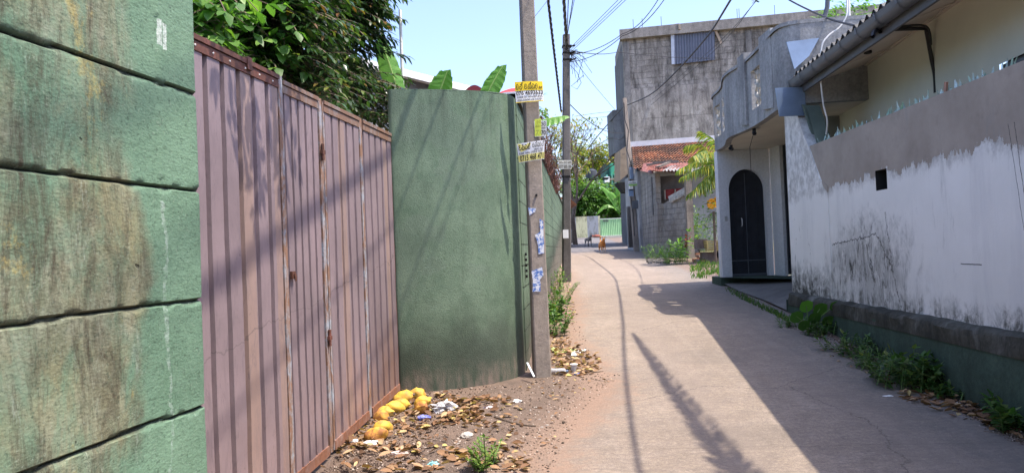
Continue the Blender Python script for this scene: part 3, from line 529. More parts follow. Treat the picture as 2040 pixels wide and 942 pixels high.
p=lerp(*soff(8.6),.45); mb=MB(); mb.tube([p,p+V((0,0,-.03))],.045,12); hs.part('ceiling_light_base',mb,MAT['dark'])
# gutter: half round trough with brackets
mb=MB(); gy0,gy1=-6,10.2
prof=[(.085*math.cos(t),.085*math.sin(t)) for t in [math.pi+math.pi*k/8 for k in range(9)]]
prof=[(-.095,.02)]+prof+[(.095,.02),(.08,.02)]+[(.075*math.cos(t),.075*math.sin(t)) for t in [2*math.pi-math.pi*k/8 for k in range(9)]]+[(-.08,.02)]
mb.grid(lambda i,j:V((gx([gy0,gy1][i])+prof[j%len(prof)][0],[gy0,gy1][i],3.66+prof[j%len(prof)][1])),2,len(prof)+1)
gtm=simple('gutter_pvc',(.115,.125,.145),.5,.2,3,spec=.4); gu=hs.part('gutter',mb,gtm,smooth=True)
for k in range(20):
    y=10.0-k*.48; mb=MB(); t=[(.096*math.cos(math.pi+math.pi*i/8),.096*math.sin(math.pi+math.pi*i/8)) for i in range(9)]
    t=[(-.1,.03)]+t+[(.1,.03)]
    mb.grid(lambda i,j:V((gx(y)+t[i][0],y+(j-.5)*.035,3.66+t[i][1])),len(t),2); hs.part('gutter_bracket',mb,gtm,gu)
mb=MB(); mb.bar(V((gx(-6)+.075,-6,3.575)),V((gx(10.2)+.075,10.2,3.575)),.03,.15); hs.part('fascia',mb,simple('fascia',(.10,.105,.115),.6))
# corrugated asbestos roof (eave waves show above the gutter)
mb=MB(); nr=16.4
n_=int((10.4+6)/.03)
mb.grid(lambda i,j:V((gx(-6+i*.03)-.02+[0,3.5,3.5,0][j],-6+i*.03,3.76+[0,.95,.93,-.02][j]+.028*math.sin((i*.03)*2*math.pi/.17))),n_,4); mb.keep=True
hs.part('roof',mb,simple('asbestos_sheet',(.12,.12,.118),.85,.3,2),smooth=True)
mb=MB(); mb.prism([V((4.55,-6,.2)),V((4.55,11,.2)),V((8,11,.2)),V((8,-6,.2))],V((0,0,0.02))); 
# ================= RIGHT: ENTRANCE PORCH =================
PB,PT=3.36,4.46
po=T('entrance_porch','grey scalloped concrete porch with arched black door beside the white wall','porch',(4.8,12.5,.7))
plan=[(4.60,15.10),(4.40,15.12),(4.26,15.02),(4.20,14.7),(4.19,14.3),(4.13,13.85),(4.02,13.45),(3.93,13.05),(3.93,12.65),(3.97,12.3),(3.985,12.0),(3.97,11.6),(3.94,11.2),(3.90,10.8),(3.86,10.45),(3.85,10.2),(3.9,10.02),(4.05,9.94),(4.4,9.88),(5.2,9.8)]
# resample the scalloped front
def resample(pl,n):
    d=[0]
    for a,b in zip(pl,pl[1:]): d.append(d[-1]+math.hypot(b[0]-a[0],b[1]-a[1]))
    o=[]
    for k in range(n):
        t=d[-1]*k/(n-1); i=max(j for j in range(len(d)) if d[j]<=t+1e-9); i=min(i,len(pl)-2); u=(t-d[i])/max(1e-6,d[i+1]-d[i]); o.append((lerp(pl[i][0],pl[i+1][0],u),lerp(pl[i][1],pl[i+1][1],u)))
    return o
rp=resample(plan,60)
holes=[(14.75,14.30),(14.0,13.45),(11.75,11.25)]     # y ranges of the grille openings
hz=(3.62,4.24)
zs=[PB,PB+.03,hz[0],3.85,4.05,hz[1],PT]
mb=MB()
def inh(y,k): return any(b-.02<=y<=a+.02 for a,b in holes)
def shell(off):
    base=len(mb.v)
    for i,(a,b) in enumerate(rp):
        n=V((rp[min(i+1,59)][1]-rp[max(i-1,0)][1],-(rp[min(i+1,59)][0]-rp[max(i-1,0)][0]),0)); n=n.normalized() if n.length>0 else V((1,0,0)); n=-n if n.x<0 else n
        if b>15.05: n=V((0,-1,0)) if a>4.3 else V((.7,-.7,0))
        for z in zs: mb.v.append(V((a,b,z))+n*off); mb.r.append(0); mb.uv.append((0,0))
    return base
b0=shell(0); b1=shell(.11); nz_=len(zs)
for i in range(59):
    hy=inh((rp[i][1]+rp[i+1][1])/2,0)
    for j in range(nz_-1):
        hole=hy and 2<=j<5-0 and rp[i][0]<4.25
        for bb in (b0,b1):
            if not hole: mb.f.append((bb+i*nz_+j,bb+(i+1)*nz_+j,bb+(i+1)*nz_+j+1,bb+i*nz_+j+1))
        if hole:
            if j==2: mb.f.append((b0+i*nz_+j,b0+(i+1)*nz_+j,b1+(i+1)*nz_+j,b1+i*nz_+j))
            if j==4: mb.f.append((b0+i*nz_+5,b0+(i+1)*nz_+5,b1+(i+1)*nz_+5,b1+i*nz_+5))
    for j in (0,nz_-1): mb.f.append((b0+i*nz_+j,b0+(i+1)*nz_+j,b1+(i+1)*nz_+j,b1+i*nz_+j))
    if i and hy!=inh((rp[i-1][1]+rp[i][1])/2,0) and rp[i][0]<4.25:
        for j in (2,3,4): mb.f.append((b0+i*nz_+j,b1+i*nz_+j,b1+i*nz_+j+1,b0+i*nz_+j+1))
po.part('parapet',mb,MAT['parapet'])
mb=MB(); mb.add([V((4.60,15.1,PB)),V((4.60,15.1,PT)),V((6.6,15.4,PT)),V((6.6,15.4,PB))],[(0,1,2,3)]); 
po.part('end_return_wall',mb,MAT['parapet'])
mb=MB(); mb.grid(lambda i,j:V((rp[i][0]+[-.03,-.03,.14,.14][j],rp[i][1],PT+[-.002,.05,.05,-.002][j])),60,4); po.part('rim',mb,MAT['parapet'])
for (yy,w_,h_) in ((12.15,.34,.16),(10.75,.5,.12)):
    mb=MB(); xx=min(rp,key=lambda q:abs(q[1]-yy))[0]; mb.prism([V((xx-.035,yy-w_/2,PB+.06)),V((xx-.035,yy-w_/2,PT+h_)),V((xx-.035,yy+w_/2,PT+h_)),V((xx-.035,yy+w_/2,PB+.12))],V((.17,0,0))); po.part('parapet_pier',mb,MAT['parapet'])
sl_=[V((a+.02,b,PB)) for a,b in rp]+[V((6.4,9.8,PB)),V((6.4,15.3,PB))]
mb=MB(); mb.prism([p+V((0,0,.004)) for p in sl_],V((0,0,.12))); po.part('slab',mb,simple('porch_soffit',(.62,.58,.50),.85,.1,2))
gl=simple('grille_plaster',(.42,.40,.36),.9,.25,9,bump=.02)
for a,b in holes:
    mb=MB(); cy=(a+b)/2; xx=min(rp,key=lambda q:abs(q[1]-cy))[0]+.05
    for k in range(3):
        z0=hz[0]+.1+k*.2
        for s in (-1,1): mb.tube([V((xx,cy+s*.03,z0-.12)),V((xx,cy+s*.15,z0-.03)),V((xx,cy+s*.06,z0+.06)),V((xx,cy+s*.17,z0+.13))],.026,6)
        mb.blob(V((xx,cy,z0+.05)),.035,.06,.06,.2,5)
    mb.bar(V((xx,cy,hz[0]-.02)),V((xx,cy,hz[1]+.02)),.04,.04,V((1,0,0))); po.part('grille',mb,gl,smooth=True)
# arched doorway wall, facing down the lane
AY=14.72; ax0,ax1=4.22,5.27; dz=.80; door=(4.42,5.16); spring=2.55
def arch_x(t): return lerp(door[0],door[1],t)
def wallz(y): return dz
mb=MB(); r_=(door[1]-door[0])/2; cx=(door[0]+door[1])/2
apts=[(door[0],dz)]+[(cx-r_*math.cos(math.pi*k/20),spring+.42*math.sin(math.pi*k/20)) for k in range(21)]+[(door[1],dz)]
tt=.22
def slabpiece(poly): mb.prism([V((a,AY,b)) for a,b in poly],V((0,tt,0)))
slabpiece([(ax0,dz),(door[0],dz),(door[0],spring),(ax0,spring)]); slabpiece([(door[1],dz),(ax1,dz),(ax1,spring),(door[1],spring)])
for k in range(1,22):
    a,b=apts[k],apts[k+1] if k<21 else apts[21]
    if k<21: 
        u0=ax0 if k==1 else a[0]; u1=ax1 if k==20 else b[0]
        slabpiece([(a[0],a[1]),(b[0],b[1]),(b[0],PB),(a[0],PB)])
slabpiece([(ax0,spring),(door[0],spring),(door[0],PB),(ax0,PB)]); slabpiece([(door[1],spring),(ax1,spring),(ax1,PB),(door[1],PB)])
aw=po.part('arch_wall',mb,MAT['porchwhite'])
mb=MB(); mb.prism([V((a,AY+.13,b)) for a,b in apts],V((0,.03,0))); dr=po.part('arched_door',mb,MAT['black'])
mb=MB(); mb.bar(V((door[0],AY+.125,1.12)),V((door[1],AY+.125,1.12)),.012,.02); mb.bar(V((door[0],AY+.125,.83)),V((door[1],AY+.125,.83)),.02,.05); mb.bar(V((cx,AY+.125,.83)),V((cx,AY+.125,2.9)),.012,.016,V((0,1,0))); po.part('door_rail',mb,MAT['grey'],dr)
mb=MB(); mb.tube([V((cx-.1,AY+.12,1.82)),V((cx-.1,AY+.08,1.84)),V((cx-.1,AY+.08,1.96)),V((cx-.1,AY+.12,1.98))],.01,6); po.part('handle',mb,MAT['cablew'],dr,smooth=True)
mb=MB()
for q in (.2,.4,.6,.8): mb.bar(V((lerp(door[0],door[1],q),AY+.127,.86)),V((lerp(door[0],door[1],q),AY+.127,2.62)),.014,.008,V((0,1,0)))
po.part('door_ribs',mb,MAT['black'],dr)
mb=MB(); mb.box(V((door[0]-.08,AY-.01,1.98)),(.05,.03,.1)); po.part('bell_switch',mb,simple('switch_plastic',(.35,.35,.33)))
mb=MB(); mb.prism([V((4.16,AY-.07,.60)),V((4.16,AY-.07,dz)),V((4.16,15.3,dz)),V((4.16,15.3,.5))],V((1.9,0,0))); mb.add([V((4.16,AY-.07,dz+.002)),V((5.9,AY-.07,dz+.002)),V((5.9,12.2,dz+.002)),V((5.4,12.2,dz+.002))],[(0,1,2,3)]); po.part('step',mb,MAT['plinth'])
# pier and vehicle gate beside the arch
mb=MB(); mb.prism([V((5.27,14.70,dz)),V((5.27,14.70,PB)),V((5.31,14.25,PB)),V((5.31,14.25,dz))],V((.06,0,0))); po.part('pier',mb,MAT['porchwhite'])
mb=MB()
for k in range(26):
    y0=14.25-k*.145; mb.bar(V((5.39+.0*k,y0,dz+.03)),V((5.39,y0,PB)),.1,.022 if k%2 else .03,V((1,0,0)))
mb.box(V((5.38,12.4,1.12)),(.06,3.6,.05)); mb.box(V((5.44,12.4,(dz+PB)/2)),(.02,3.7,PB-dz-.05)); po.part('garage_gate',mb,MAT['black'])
mb=MB(); mb.prism([V((5.3,10.55,.6)),V((5.3,10.55,PB)),V((5.6,10.55,PB)),V((5.6,10.55,.6))],V((0,-.5,0))); po.part('pier',mb,MAT['porchwhite'])
# driveway ramp
mb=MB(); mb.add([V((3.9,10.5,Z(10.5)+.03)),V((4.02,11.6,Z(11.6)+.03)),V((4.12,13.4,Z(13.4)+.03)),V((4.22,AY-.08,Z(AY)+.05)),V((5.45,AY-.08,dz+.012)),V((5.45,12,dz+.012)),V((5.45,10.5,dz+.0))],[(0,1,2,3,4,5,6)]); struct('driveway_ramp',mb,MAT['ramp'])
# zinc flashing at the roof end, scroll panel
mb=MB(); mb.prism([V((3.70,9.86,3.18)),V((4.06,9.86,3.18)),V((4.06,9.86,3.57)),V((3.66,9.86,3.57))],V((0,.02,0))); hs.part('flashing',mb,MAT['steelblue'])
mb=MB(); a=[PY(1567,84,9.85),PY(1632,76,9.85),PY(1612,112,9.82),PY(1583,138,9.8)]; mb.prism(a,V((0,.02,0))); hs.part('roof_end_sheet',mb,MAT['steelblue'])
mb=MB(); mb.grid(lambda i,j:V((4.0+.12*math.sin(i*.5),0,0))*0+V((lerp(4.03,4.12,j)+.0,lerp(9.80,9.42,(i/10)**.8),lerp(3.30,2.55,i/10)))+V((.1*j,0,0)),11,2); mb.prism([V((3.99,9.8,3.32)),V((4.13,9.8,3.30)),V((4.32,9.75,2.9)),V((4.38,9.7,2.62)),V((4.2,9.7,2.62)),V((4.08,9.75,2.9))],V((0,.03,0)))
rw.part('scroll_panel',mb,simple('sage_paint',(.13,.17,.145),.6,.2,3))
# security cameras and lamp under the slab
def seccam(p,lab,dirv):
    t=T('security_camera',lab,'camera',p,'cameras under the porch slab'); mb=MB(); mb.tube([p,p+V((0,0,-.05))],.03,8); t.part('mount',mb,MAT['black'])
    mb=MB(); d=V(dirv).normalized(); mb.tube([p+V((0,0,-.07))-d*.05,p+V((0,0,-.07))+d*.08],.035,10); b=t.part('body',mb,MAT['black'],smooth=True)
    mb=MB(); mb.tube([p+V((0,0,-.07))+d*.08,p+V((0,0,-.07))+d*.088],.02,10); t.part('lens',mb,simple('lens',(.01,.01,.012),.1),b)
seccam(V((4.07,12.0,PB)),'small black dome camera under the middle scallop of the porch',(-.3,-1,-.3)); seccam(V((4.2,13.7,PB-.03)),'dark twin camera tucked under the far scallop of the porch',(-.6,-1,0))
mb=MB(); mb.tube([V((4.09,12.02,PB)),V((4.12,12.4,PB-.25)),V((4.12,12.4,2.65))],.005,4); one('porch_wire',mb,MAT['cable'],'thin black wire hanging under the porch camera','wire',(4.1,12.3,2.6))

# ================= FAR: FOUR STOREY BLOCKWORK BUILDING =================
C0=PY(1240,62,38); B1=V((C0.x+8,C0.y-1.6,0)); FD=V((8,-1.6,0)).normalized(); TZ=C0.z; FN=V((FD.y,-FD.x,0)) # outward normal (towards camera)
C0g=V((C0.x,C0.y,0))
bl=T('apartment_building','tall unfinished grey blockwork building rising behind the tiled roof','building',C0g+V((4,1,1.5)))
def fp(u,z,o=0): return C0g+FD*u+FN*o+V((0,0,z))
SD=V((-.09*38/40,1,0)).normalized(); sd=V((.34,5.2,0))
mb=MB(); mb.prism([fp(0,1),fp(0,TZ-.5),fp(13,TZ-.5),fp(13,1)],V((0,.3,0))); bl.part('front_wall',mb,MAT['block'])
mb=MB(); q0=C0g; q1=C0g+sd; mb.prism([q0+V((0,0,1)),q0+V((0,0,TZ-.5)),q1+V((0,0,TZ-.5)),q1+V((0,0,1))],V((.25,.04,0))); mb.prism([q1+V((0,0,1)),q1+V((0,0,TZ-.5)),q1+V((12,0,TZ-.5)),q1+V((12,0,1))],V((0,.3,0))); bl.part('side_wall',mb,m_old_concrete('side_render',(.22,.225,.23),(.15,.15,.155),None,.5))
mb=MB(); mb.box(fp(6.4,TZ-.25,.03),(13.1,.5,.5),(FD,FN,V((0,0,1)))); mb.bar(q0+V((.1,0,TZ-.25)),q1+V((.1,0,TZ-.25)),.2,.5); bl.part('roof_beam',mb,m_old_concrete('beam',(.44,.41,.37),(.30,.28,.25),None,.5))
COLM=m_old_concrete('column_render',(.36,.34,.31),(.26,.25,.23),None,.7)
for u in (.16,6.3,9.6):
    mb=MB(); mb.box(fp(u,(TZ+1)/2-.3,.03),(.3,.1,TZ-1.7),(FD,FN,V((0,0,1))))
    bl.part('column',mb,COLM)
zl=PY(1300,173,37.6).z; mb=MB(); mb.box(fp(6.4,(zl+1)/2,.02),(12.7,.06,zl-1),(FD,FN,V((0,0,1)))); bl.part('rendered_band',mb,m_old_concrete('rendered_band',(.54,.50,.44),(.38,.34,.29),(3.2,1.62,0),.9,(.07,.062,.055),(.56,.52,.47)))
# corrugated sheet over the window opening, with pale strip and slanting batten
def fy(px,py): 
    d=ray(px,py); t=(C0g-EYE).dot(FN)/d.dot(FN); return EYE+d*t
a,b,c_,d=fy(1342,62),fy(1423,53),fy(1424,121),fy(1343,130)
mb=MB(); mb.grid(lambda i,j:lerp(lerp(a,b,i/60),lerp(d,c_,i/60),j/2)+FN*(.14+.03*math.sin(i*2*math.pi/4)),61,3); bl.part('corrugated_sheet',mb,simple('sheet_bluegrey',(.17,.19,.24),.5,.12,2,.3))
a,b,c_,d=fy(1336,62),fy(1343,62),fy(1344,130),fy(1338,130); mb=MB(); mb.prism([p+FN*.12 for p in (a,b,c_,d)],FN*.04); bl.part('pale_strip',mb,simple('pale_strip',(.50,.55,.62),.6,.1))
mb=MB(); mb.bar(fy(1423,58)+FN*.12,fy(1437,89)+FN*.12,.12,.05,FN); bl.part('batten',mb,simple('batten_wood',(.42,.33,.24)))
for px in (1262,1280,1318,1470,1474,1545): mb=MB(); q=fy(px,60); q.z=TZ; mb.tube([q,q+V((0,0,.55))],.012,4); bl.part('rebar',mb,MAT['dark'])
q=fy(1352,50); q.z=TZ-.05; mb=MB(); mb.tube([q+FN*.3+V((0,0,-.25)),q+FN*.3+V((0,0,.0)),q+V((-.1,0,.08)),q+V((-.6,.2,.05))],.07,8); bl.part('pipe_elbow',mb,MAT['conc'],smooth=True)
# projecting sheet-clad bay on the lane side
mb=MB(); e0=q0+V((-.55,1.0,0)); e1=q0+V((-.62,2.6,0)); z0,z1=PY(1235,300,38).z,PY(1235,212,38).z
mb.prism([e0+V((0,0,z0)),e0+V((0,0,z1)),e0+V((.55,-.2,z1)),e0+V((.55,-.2,z0))],V((-.08,1.7,0))); bl.part('window_bay',mb,m_old_concrete('bay_board',(.24,.26,.27),(.18,.19,.2),None,.5))
mb=MB(); mb.prism([V((q0.x-.48,q0.y-.2,PY(1240,360,38).z)),V((q0.x-.40,q0.y-.2,PY(1240,300,38).z)),V((q0.x+.02,q0.y-.3,PY(1240,290,38).z)),V((q0.x+.02,q0.y-.3,PY(1240,345,38).z))],V((-.1,1.5,0))); bl.part('timber_screen',mb,simple('tan_board',(.36,.27,.18),.8,.2,3))
mb=MB(); zz=PY(1240,365,38).z; mb.prism([V((q0.x-.7,q0.y-.6,zz)),V((q0.x+.1,q0.y-.6,zz)),V((q0.x+.1,q0.y-.6,zz-.5)),V((q0.x-.35,q0.y-.6,zz-.5))],V((0,1.2,0))); bl.part('shop_awning',mb,MAT['dark'])

# ================= FAR: BOUNDARY WALL, GREEN GATE, HUT, TANK, GREEN HOUSE =================
FY=62.2
A=PY(1100,470,FY); Bq=PY(1197,470,FY); zb=Z(FY); zt=PY(1165,431,FY).z
m=M('stained_far_wall',.85,.2); x,y,z=m.xyz(); k=m.math('FLOOR',m.mul(m.add(x,.2),1.05)); wn=m.n('ShaderNodeTexWhiteNoise',noise_dimensions='1D'); m.L(k,wn.inputs['W'])
c=m.ramp(wn.outputs['Value'],[(0,(.52,.50,.30)),(.35,(.50,.48,.30)),(.4,(.30,.32,.35)),(.6,(.33,.36,.42)),(.65,(.50,.50,.33)),(1,(.42,.42,.30))],'CONSTANT'); c=m.mix(m.ramp(m.noise(1,7,.75,m.scl((2.5,2.5,.8))),[(.48,0.),(.62,.8)]),c,(.10,.10,.08)); m.col(c)
mb=MB(); mb.box(V(((A.x+Bq.x)/2,FY+.15,(zb+zt)/2-.2)),(Bq.x-A.x,.25,zt-zb+.4)); tw=one('stained_wall',mb,m.m,'low yellowish stained wall closing the end of the lane','wall',V(((A.x+Bq.x)/2,FY,zb)))
fg=T('green_gate','pale green corrugated sliding gate at the far end of the lane','gate',V((8.5,FY,zb)))
a,b=PY(1197,470,FY),PY(1240,470,FY); zt2=PY(1220,435,FY).z; gm2=simple('pale_green_sheet',(.36,.60,.32),.5,.08,2)
mb=MB(); mb.grid(lambda i,j:V((lerp(a.x,b.x,i/72),FY+.03*math.sin(i*2*math.pi/6),lerp(zb+.05,zt2,j))),73,2); fg.part('panel',mb,gm2)
mb=MB(); mb.grid(lambda i,j:V((lerp(b.x+.05,b.x+1.9,i/36),FY+.1+.03*math.sin(i*2*math.pi/6),lerp(zb+.05,zt2+.05,j))),37,2); fg.part('panel',mb,gm2)
mb=MB(); mb.box(V((b.x+.03,FY,(zb+zt2)/2+.05)),(.09,.12,zt2-zb+.2)); fg.part('post',mb,MAT['grey'])
mb=MB(); mb.box(V((a.x+.45,FY-.05,zt2-.17)),(.45,.03,.1)); fg.part('name_plate',mb,MAT['grey'])
RWM=simple('rail_white',(.6,.65,.6))
mb=MB(); mb.bar(V((a.x,FY-.04,zb+.08)),V((b.x,FY-.04,zb+.08)),.05,.08); fg.part('rail',mb,RWM); mb=MB(); mb.bar(V((a.x,FY-.04,zt2-.02)),V((b.x,FY-.04,zt2-.02)),.05,.06); fg.part('rail',mb,RWM)
# rust-red sack / mound beside the gate
c_=PY(1189,469,60.9); mb=MB(); mb.blob(V((c_.x,60.9,Z(60.9)+.10)),.3,.25,.14,.25,8,seed=3); mb.tube([V((c_.x-.3,60.9,Z(60.9)+.15)),V((c_.x-.55,60.8,Z(60.9)+.1))],.09,6); one('red_sack',mb,simple('red_earth_sack',(.22,.07,.05),.9,.3,6),'rust red sack slumped at the foot of the stained wall','sack',V((c_.x,60.9,Z(60.9))),smooth=True)
# small hut with tiled roof behind the second pole
ht=T('hut','small hut with orange tiled roof peeking out behind the second pole','hut',gnd(2.6,40)); 
mb=MB(); mb.prism([V((1.2,40,Z(40))),V((3.25,40,Z(40))),V((3.25,40,3.75)),V((1.2,40,3.75))],V((0,3,0))); ht.part('wall',mb,simple('hut_wall',(.12,.10,.09)))
e=PY(1149,408,39.5); t_=PY(1133,392,39.5); mb=MB(); mb.grid(lambda i,j:V((lerp(t_.x-.2,e.x,i/12),lerp(39.5,43,j/20),lerp(t_.z+.15,e.z,i/12)+.04*math.sin(j*2.5)+.02*(i%2))),13,21); ht.part('roof',mb,simple('hut_tiles',(.42,.17,.09),.85,.35,5))
# water tank on stand
tk=T('water_tank','black plastic water tank on a stand among the far trees','water tank',V((7.4,66,Z(66))))
c_=PY(1179,356,66); r0=1.0*.5*25*66/1450; zt=PY(1179,338,66).z
mb=MB(); n=20
prof=[(0,0),(r0,0),(r0*.98,(zt-c_.z)*.25),(r0*.85,(zt-c_.z)*.85),(r0*.5,(zt-c_.z)*1.0),(r0*.28,(zt-c_.z)*1.05),(r0*.28,(zt-c_.z)*1.15),(0,(zt-c_.z)*1.15)]
mb.grid(lambda i,j:V((c_.x+prof[j][0]*math.cos(i*2*math.pi/n),66+prof[j][0]*math.sin(i*2*math.pi/n),c_.z+prof[j][1])),n+1,len(prof)); tk.part('tank',mb,simple('tank_plastic',(.045,.05,.06),.5),smooth=True)
mb=MB(); mb.box(V((c_.x+.35,66,c_.z-.06)),(2*r0+1.1,2*r0,.12)); tk.part('platform',mb,MAT['dark'])
for sx in (-1,1):
    for sy in (-1,1): mb=MB(); mb.box(V((c_.x+sx*r0*.8,66+sy*r0*.8,(c_.z+Z(66))/2-.1)),(.18,.18,c_.z-Z(66))); tk.part('leg',mb,MAT['conc'])
gh=T('green_house','green painted upper storey with railing beyond the trees','house',V((10.5,78,Z(78))))
a,b=PY(1205,328,78),PY(1256,328,78); zs_=[PY(1220,p,78).z for p in (326,349,356,372,392)]
mb=MB(); mb.box(V(((a.x+b.x)/2+1,80.5,(zs_[0]+zs_[4])/2)),(b.x-a.x+2,3,zs_[0]-zs_[4])); gh.part('wall',mb,simple('green_house_wall',(.05,.13,.11),.8))
mb=MB(); mb.box(V(((a.x+b.x)/2+1.4,78.4,(zs_[0]+zs_[1])/2)),(b.x-a.x+1.6,1.4,zs_[0]-zs_[1])); gh.part('green_panel',mb,simple('green_panel',(.06,.32,.20),.7))
mb=MB(); mb.box(V(((a.x+b.x)/2+1,78.2,zs_[2]-.1)),(b.x-a.x+1.6,1.6,.2)); gh.part('slab',mb,MAT['conc'])
for px in (1210,1220,1226,1240): q_=PY(px,370,77.6); mb=MB(); mb.box(V((q_.x,77.6,(zs_[1]+Z(78))/2)),(.2,.2,zs_[1]-Z(78))); gh.part('post',mb,simple('teal_post',(.10,.30,.25)))
mb=MB(); mb.box(V(((a.x+b.x)/2+1.3,77.9,zs_[3]-.3)),(b.x-a.x,.1,1.1)); gh.part('railing',mb,simple('pale_rail',(.42,.45,.45),.8,.6,7))
mb=MB(); mb.box(V((PY(1209,358,77.5).x,77.4,PY(1209,358,77.5).z)),(.5,.3,.6)); gh.part('box',mb,MAT['white'])

# ================= MIDDLE RIGHT: TILED HOUSE AND BLOCK SHED =================
def tiles(p00,p10,p01,p11,rows_,cols,wave,m_,step):   # p0*=ridge, p1*=eave
    mb=MB(); nu=rows_*3+1; nv=cols*6+1
    nrm=((p10-p00).cross(p01-p00)).normalized(); nrm=nrm if nrm.z>0 else -nrm
    def P(i,j):
        r=i//3; k=i%3; u=(r+[0,.5,.98][k])/rows_ if i<nu-1 else 1; v=j/(nv-1); lift=[0,.5,1][k]*step if i<nu-1 else step
        ph=(j%6)/6*2*math.pi; p=lerp(lerp(p00,p10,u),lerp(p01,p11,u),v); return p+nrm*(lift+wave*math.sin(ph+ (0))+.008*mn.noise(p*3))
    mb.grid(P,nu,nv); mb.r=[min(1,max(0,mn.cell(V((i//nv//3*.77+.3,(i%nv)//6*.63+.2,.5)))if False else (hash(((i//nv)//3,(i%nv)//6))%97)/97)) for i in range(len(mb.v))]; return mb
m=M('clay_tiles',.85,.2); c=m.ramp(m.attr('rnd'),[(0,(.20,.085,.055)),(.5,(.33,.145,.08)),(.85,(.40,.20,.11)),(1,(.14,.085,.07))]); c=m.mix(m.ramp(m.noise(.9,6,.7),[(.42,0.),(.60,.85)]),c,(.085,.062,.052)); m.col(c); m.bump(m.noise(30,4),.01); TILE=m.m
th=T('tiled_house','old house with orange clay tile roof below the grey building','house',V((8,31,1.3)))
r0,r1=PY(1258,293,34),PY(1475,276,33.2); e0,e1=PY(1262,338,30.2),PY(1500,330,29)
th.part('roof',tiles(r0,e0,r1,e1,11,36,.028,TILE,.06),TILE,smooth=False)
mb=MB(); mb.bar(r0+V((-.1,0,.1)),r1+V((.1,0,.1)),.3,.24); th.part('ridge_flashing',mb,simple('flashing_white',(.62,.64,.66),.7,.1))
mb=MB(); mb.prism([V((e0.x+.3,31,1)),V((e1.x,31,1)),V((e1.x,31,e0.z-.0)),V((e0.x+.3,31,e0.z-.0))],V((0,3.5,0))); th.part('wall',mb,simple('house_wall_grey',(.30,.30,.30),.85,.3,1.5))
# shed
K0=PY(1312,505,26.5); K1=PY(1378,512,25.3); K2=V((PY(1271,490,33).x,33,0)); 
def gp(p,z): return V((p.x,p.y,z))
ztop=PY(1330,343,26).z; zf0=PY(1325,343,26.3).z; ztl=PY(1268,335,33).z
sh=T('block_shed','low bare block shed with rusty tin roof beside the lane','shed',V((6,28,Z(28))))
mb=MB(); mb.prism([gp(K0,Z(26)-.3),gp(K0,zf0),gp(K2,ztl),gp(K2,Z(33)-.3)],V((.2,.1,0))); sh.part('side_wall',mb,MAT['shedblock'])
hzs=[PY(1330,q,26).z for q in (345,374,402)]
xa,xb=PY(1325,390,26).x,PY(1366,380,25.6).x
mb=MB(); yk=26.35
mb.prism([V((K0.x,yk,Z(26)-.3)),V((K1.x,yk-1,Z(26)-.3)),V((K1.x,yk-1,hzs[1]-.05)),V((xb-.2,yk-.75,hzs[1]-.25)),V((K0.x+.25,yk,hzs[2]-.05)),V((K0.x,yk,hzs[2]))],V((0,.18,0))); sh.part('broken_front_wall',mb,MAT['shedblock'])
mb=MB(); mb.prism([V((K0.x,yk+.9,hzs[2]-.4)),V((K1.x+.5,yk+.4,hzs[2]-.4)),V((K1.x+.5,yk+.4,hzs[0])),V((K0.x,yk+.9,hzs[0]))],V((0,.1,0))); sh.part('upper_wall',mb,simple('shed_upper',(.13,.125,.12),.9,.3,3))
mb=MB(); mb.prism([PY(1324,378,26.7),PY(1368,374,26.5),PY(1368,396,26.5),PY(1324,396,26.7)],V((0,.05,0))); wd=sh.part('window',mb,simple('red_curtain',(.20,.03,.03),.8,.3,8))
for q1_,q2_ in ((PY(1324,378,26.65),PY(1325,398,26.65)),(PY(1345,377,26.6),PY(1345,396,26.6))): mb=MB(); mb.bar(q1_,q2_,.05,.05,V((0,1,0))); sh.part('frame',mb,MAT['conc'],wd)
mb=MB(); mb.bar(PY(1334,398,25.9),PY(1370,378,25.3),.06,.25); 
for i in range(7): mb.box(lerp(PY(1336,400,25.85),PY(1370,383,25.25),i/6),(.1,.06,.1))
sh.part('fretwork_strip',mb,simple('pale_block',(.42,.40,.36),.9,.3,8))
def corr(p00,p01,p10,p11,n,amp):
    mb=MB(); nr=((p01-p00).cross(p10-p00)).normalized(); mb.grid(lambda i,j:lerp(lerp(p00,p01,i/(n*4)),lerp(p10,p11,i/(n*4)),j/3)+nr*(amp*math.sin(i*math.pi/2)+.02*nz(i*.2,j)),n*4+1,4); return mb
rt=simple('rusty_tin',(.26,.11,.09),.6,.5,3,.3); gt_=simple('grey_tin',(.30,.30,.30),.6,.35,3,.3)
tr_=sh.part('tin_roof',corr(PY(1264,328,33),PY(1310,322,28),PY(1264,337,33),PY(1300,346,25.6),12,.04),rt)
sh.part('tin_sheet',corr(PY(1296,326,27.5),PY(1388,325,26.5),PY(1288,338,25.7),PY(1352,345,25.2),16,.035),rt,tr_)
sh.part('tin_sheet',corr(PY(1335,330,26.5),PY(1392,335,26.2),PY(1320,340,25.4),PY(1391,341,25.0),10,.035),gt_,tr_)
mb=MB(); mb.bar(PY(1300,325,26.5),PY(1352,322,26.2),.12,.08); mb.bar(PY(1288,329,26.5),PY(1340,320,26.3),.1,.07); mb.bar(PY(1310,333,25.8),PY(1332,324,26.1),.22,.06); sh.part('roof_timber',mb,simple('old_timber',(.17,.14,.12),.9,.3,5),tr_)
a,b=PY(1377,347,25.0),PY(1377,507,25.0); mb=MB(); mb.box(V((b.x,25,(a.z+b.z)/2-.1)),(.22,.2,a.z-b.z+.2)); one('concrete_post',mb,m_old_concrete('post_concrete',(.36,.31,.25),(.24,.20,.16),None,.6),'bare brown concrete post at the right corner of the block shed','post',V((b.x,25,b.z)))
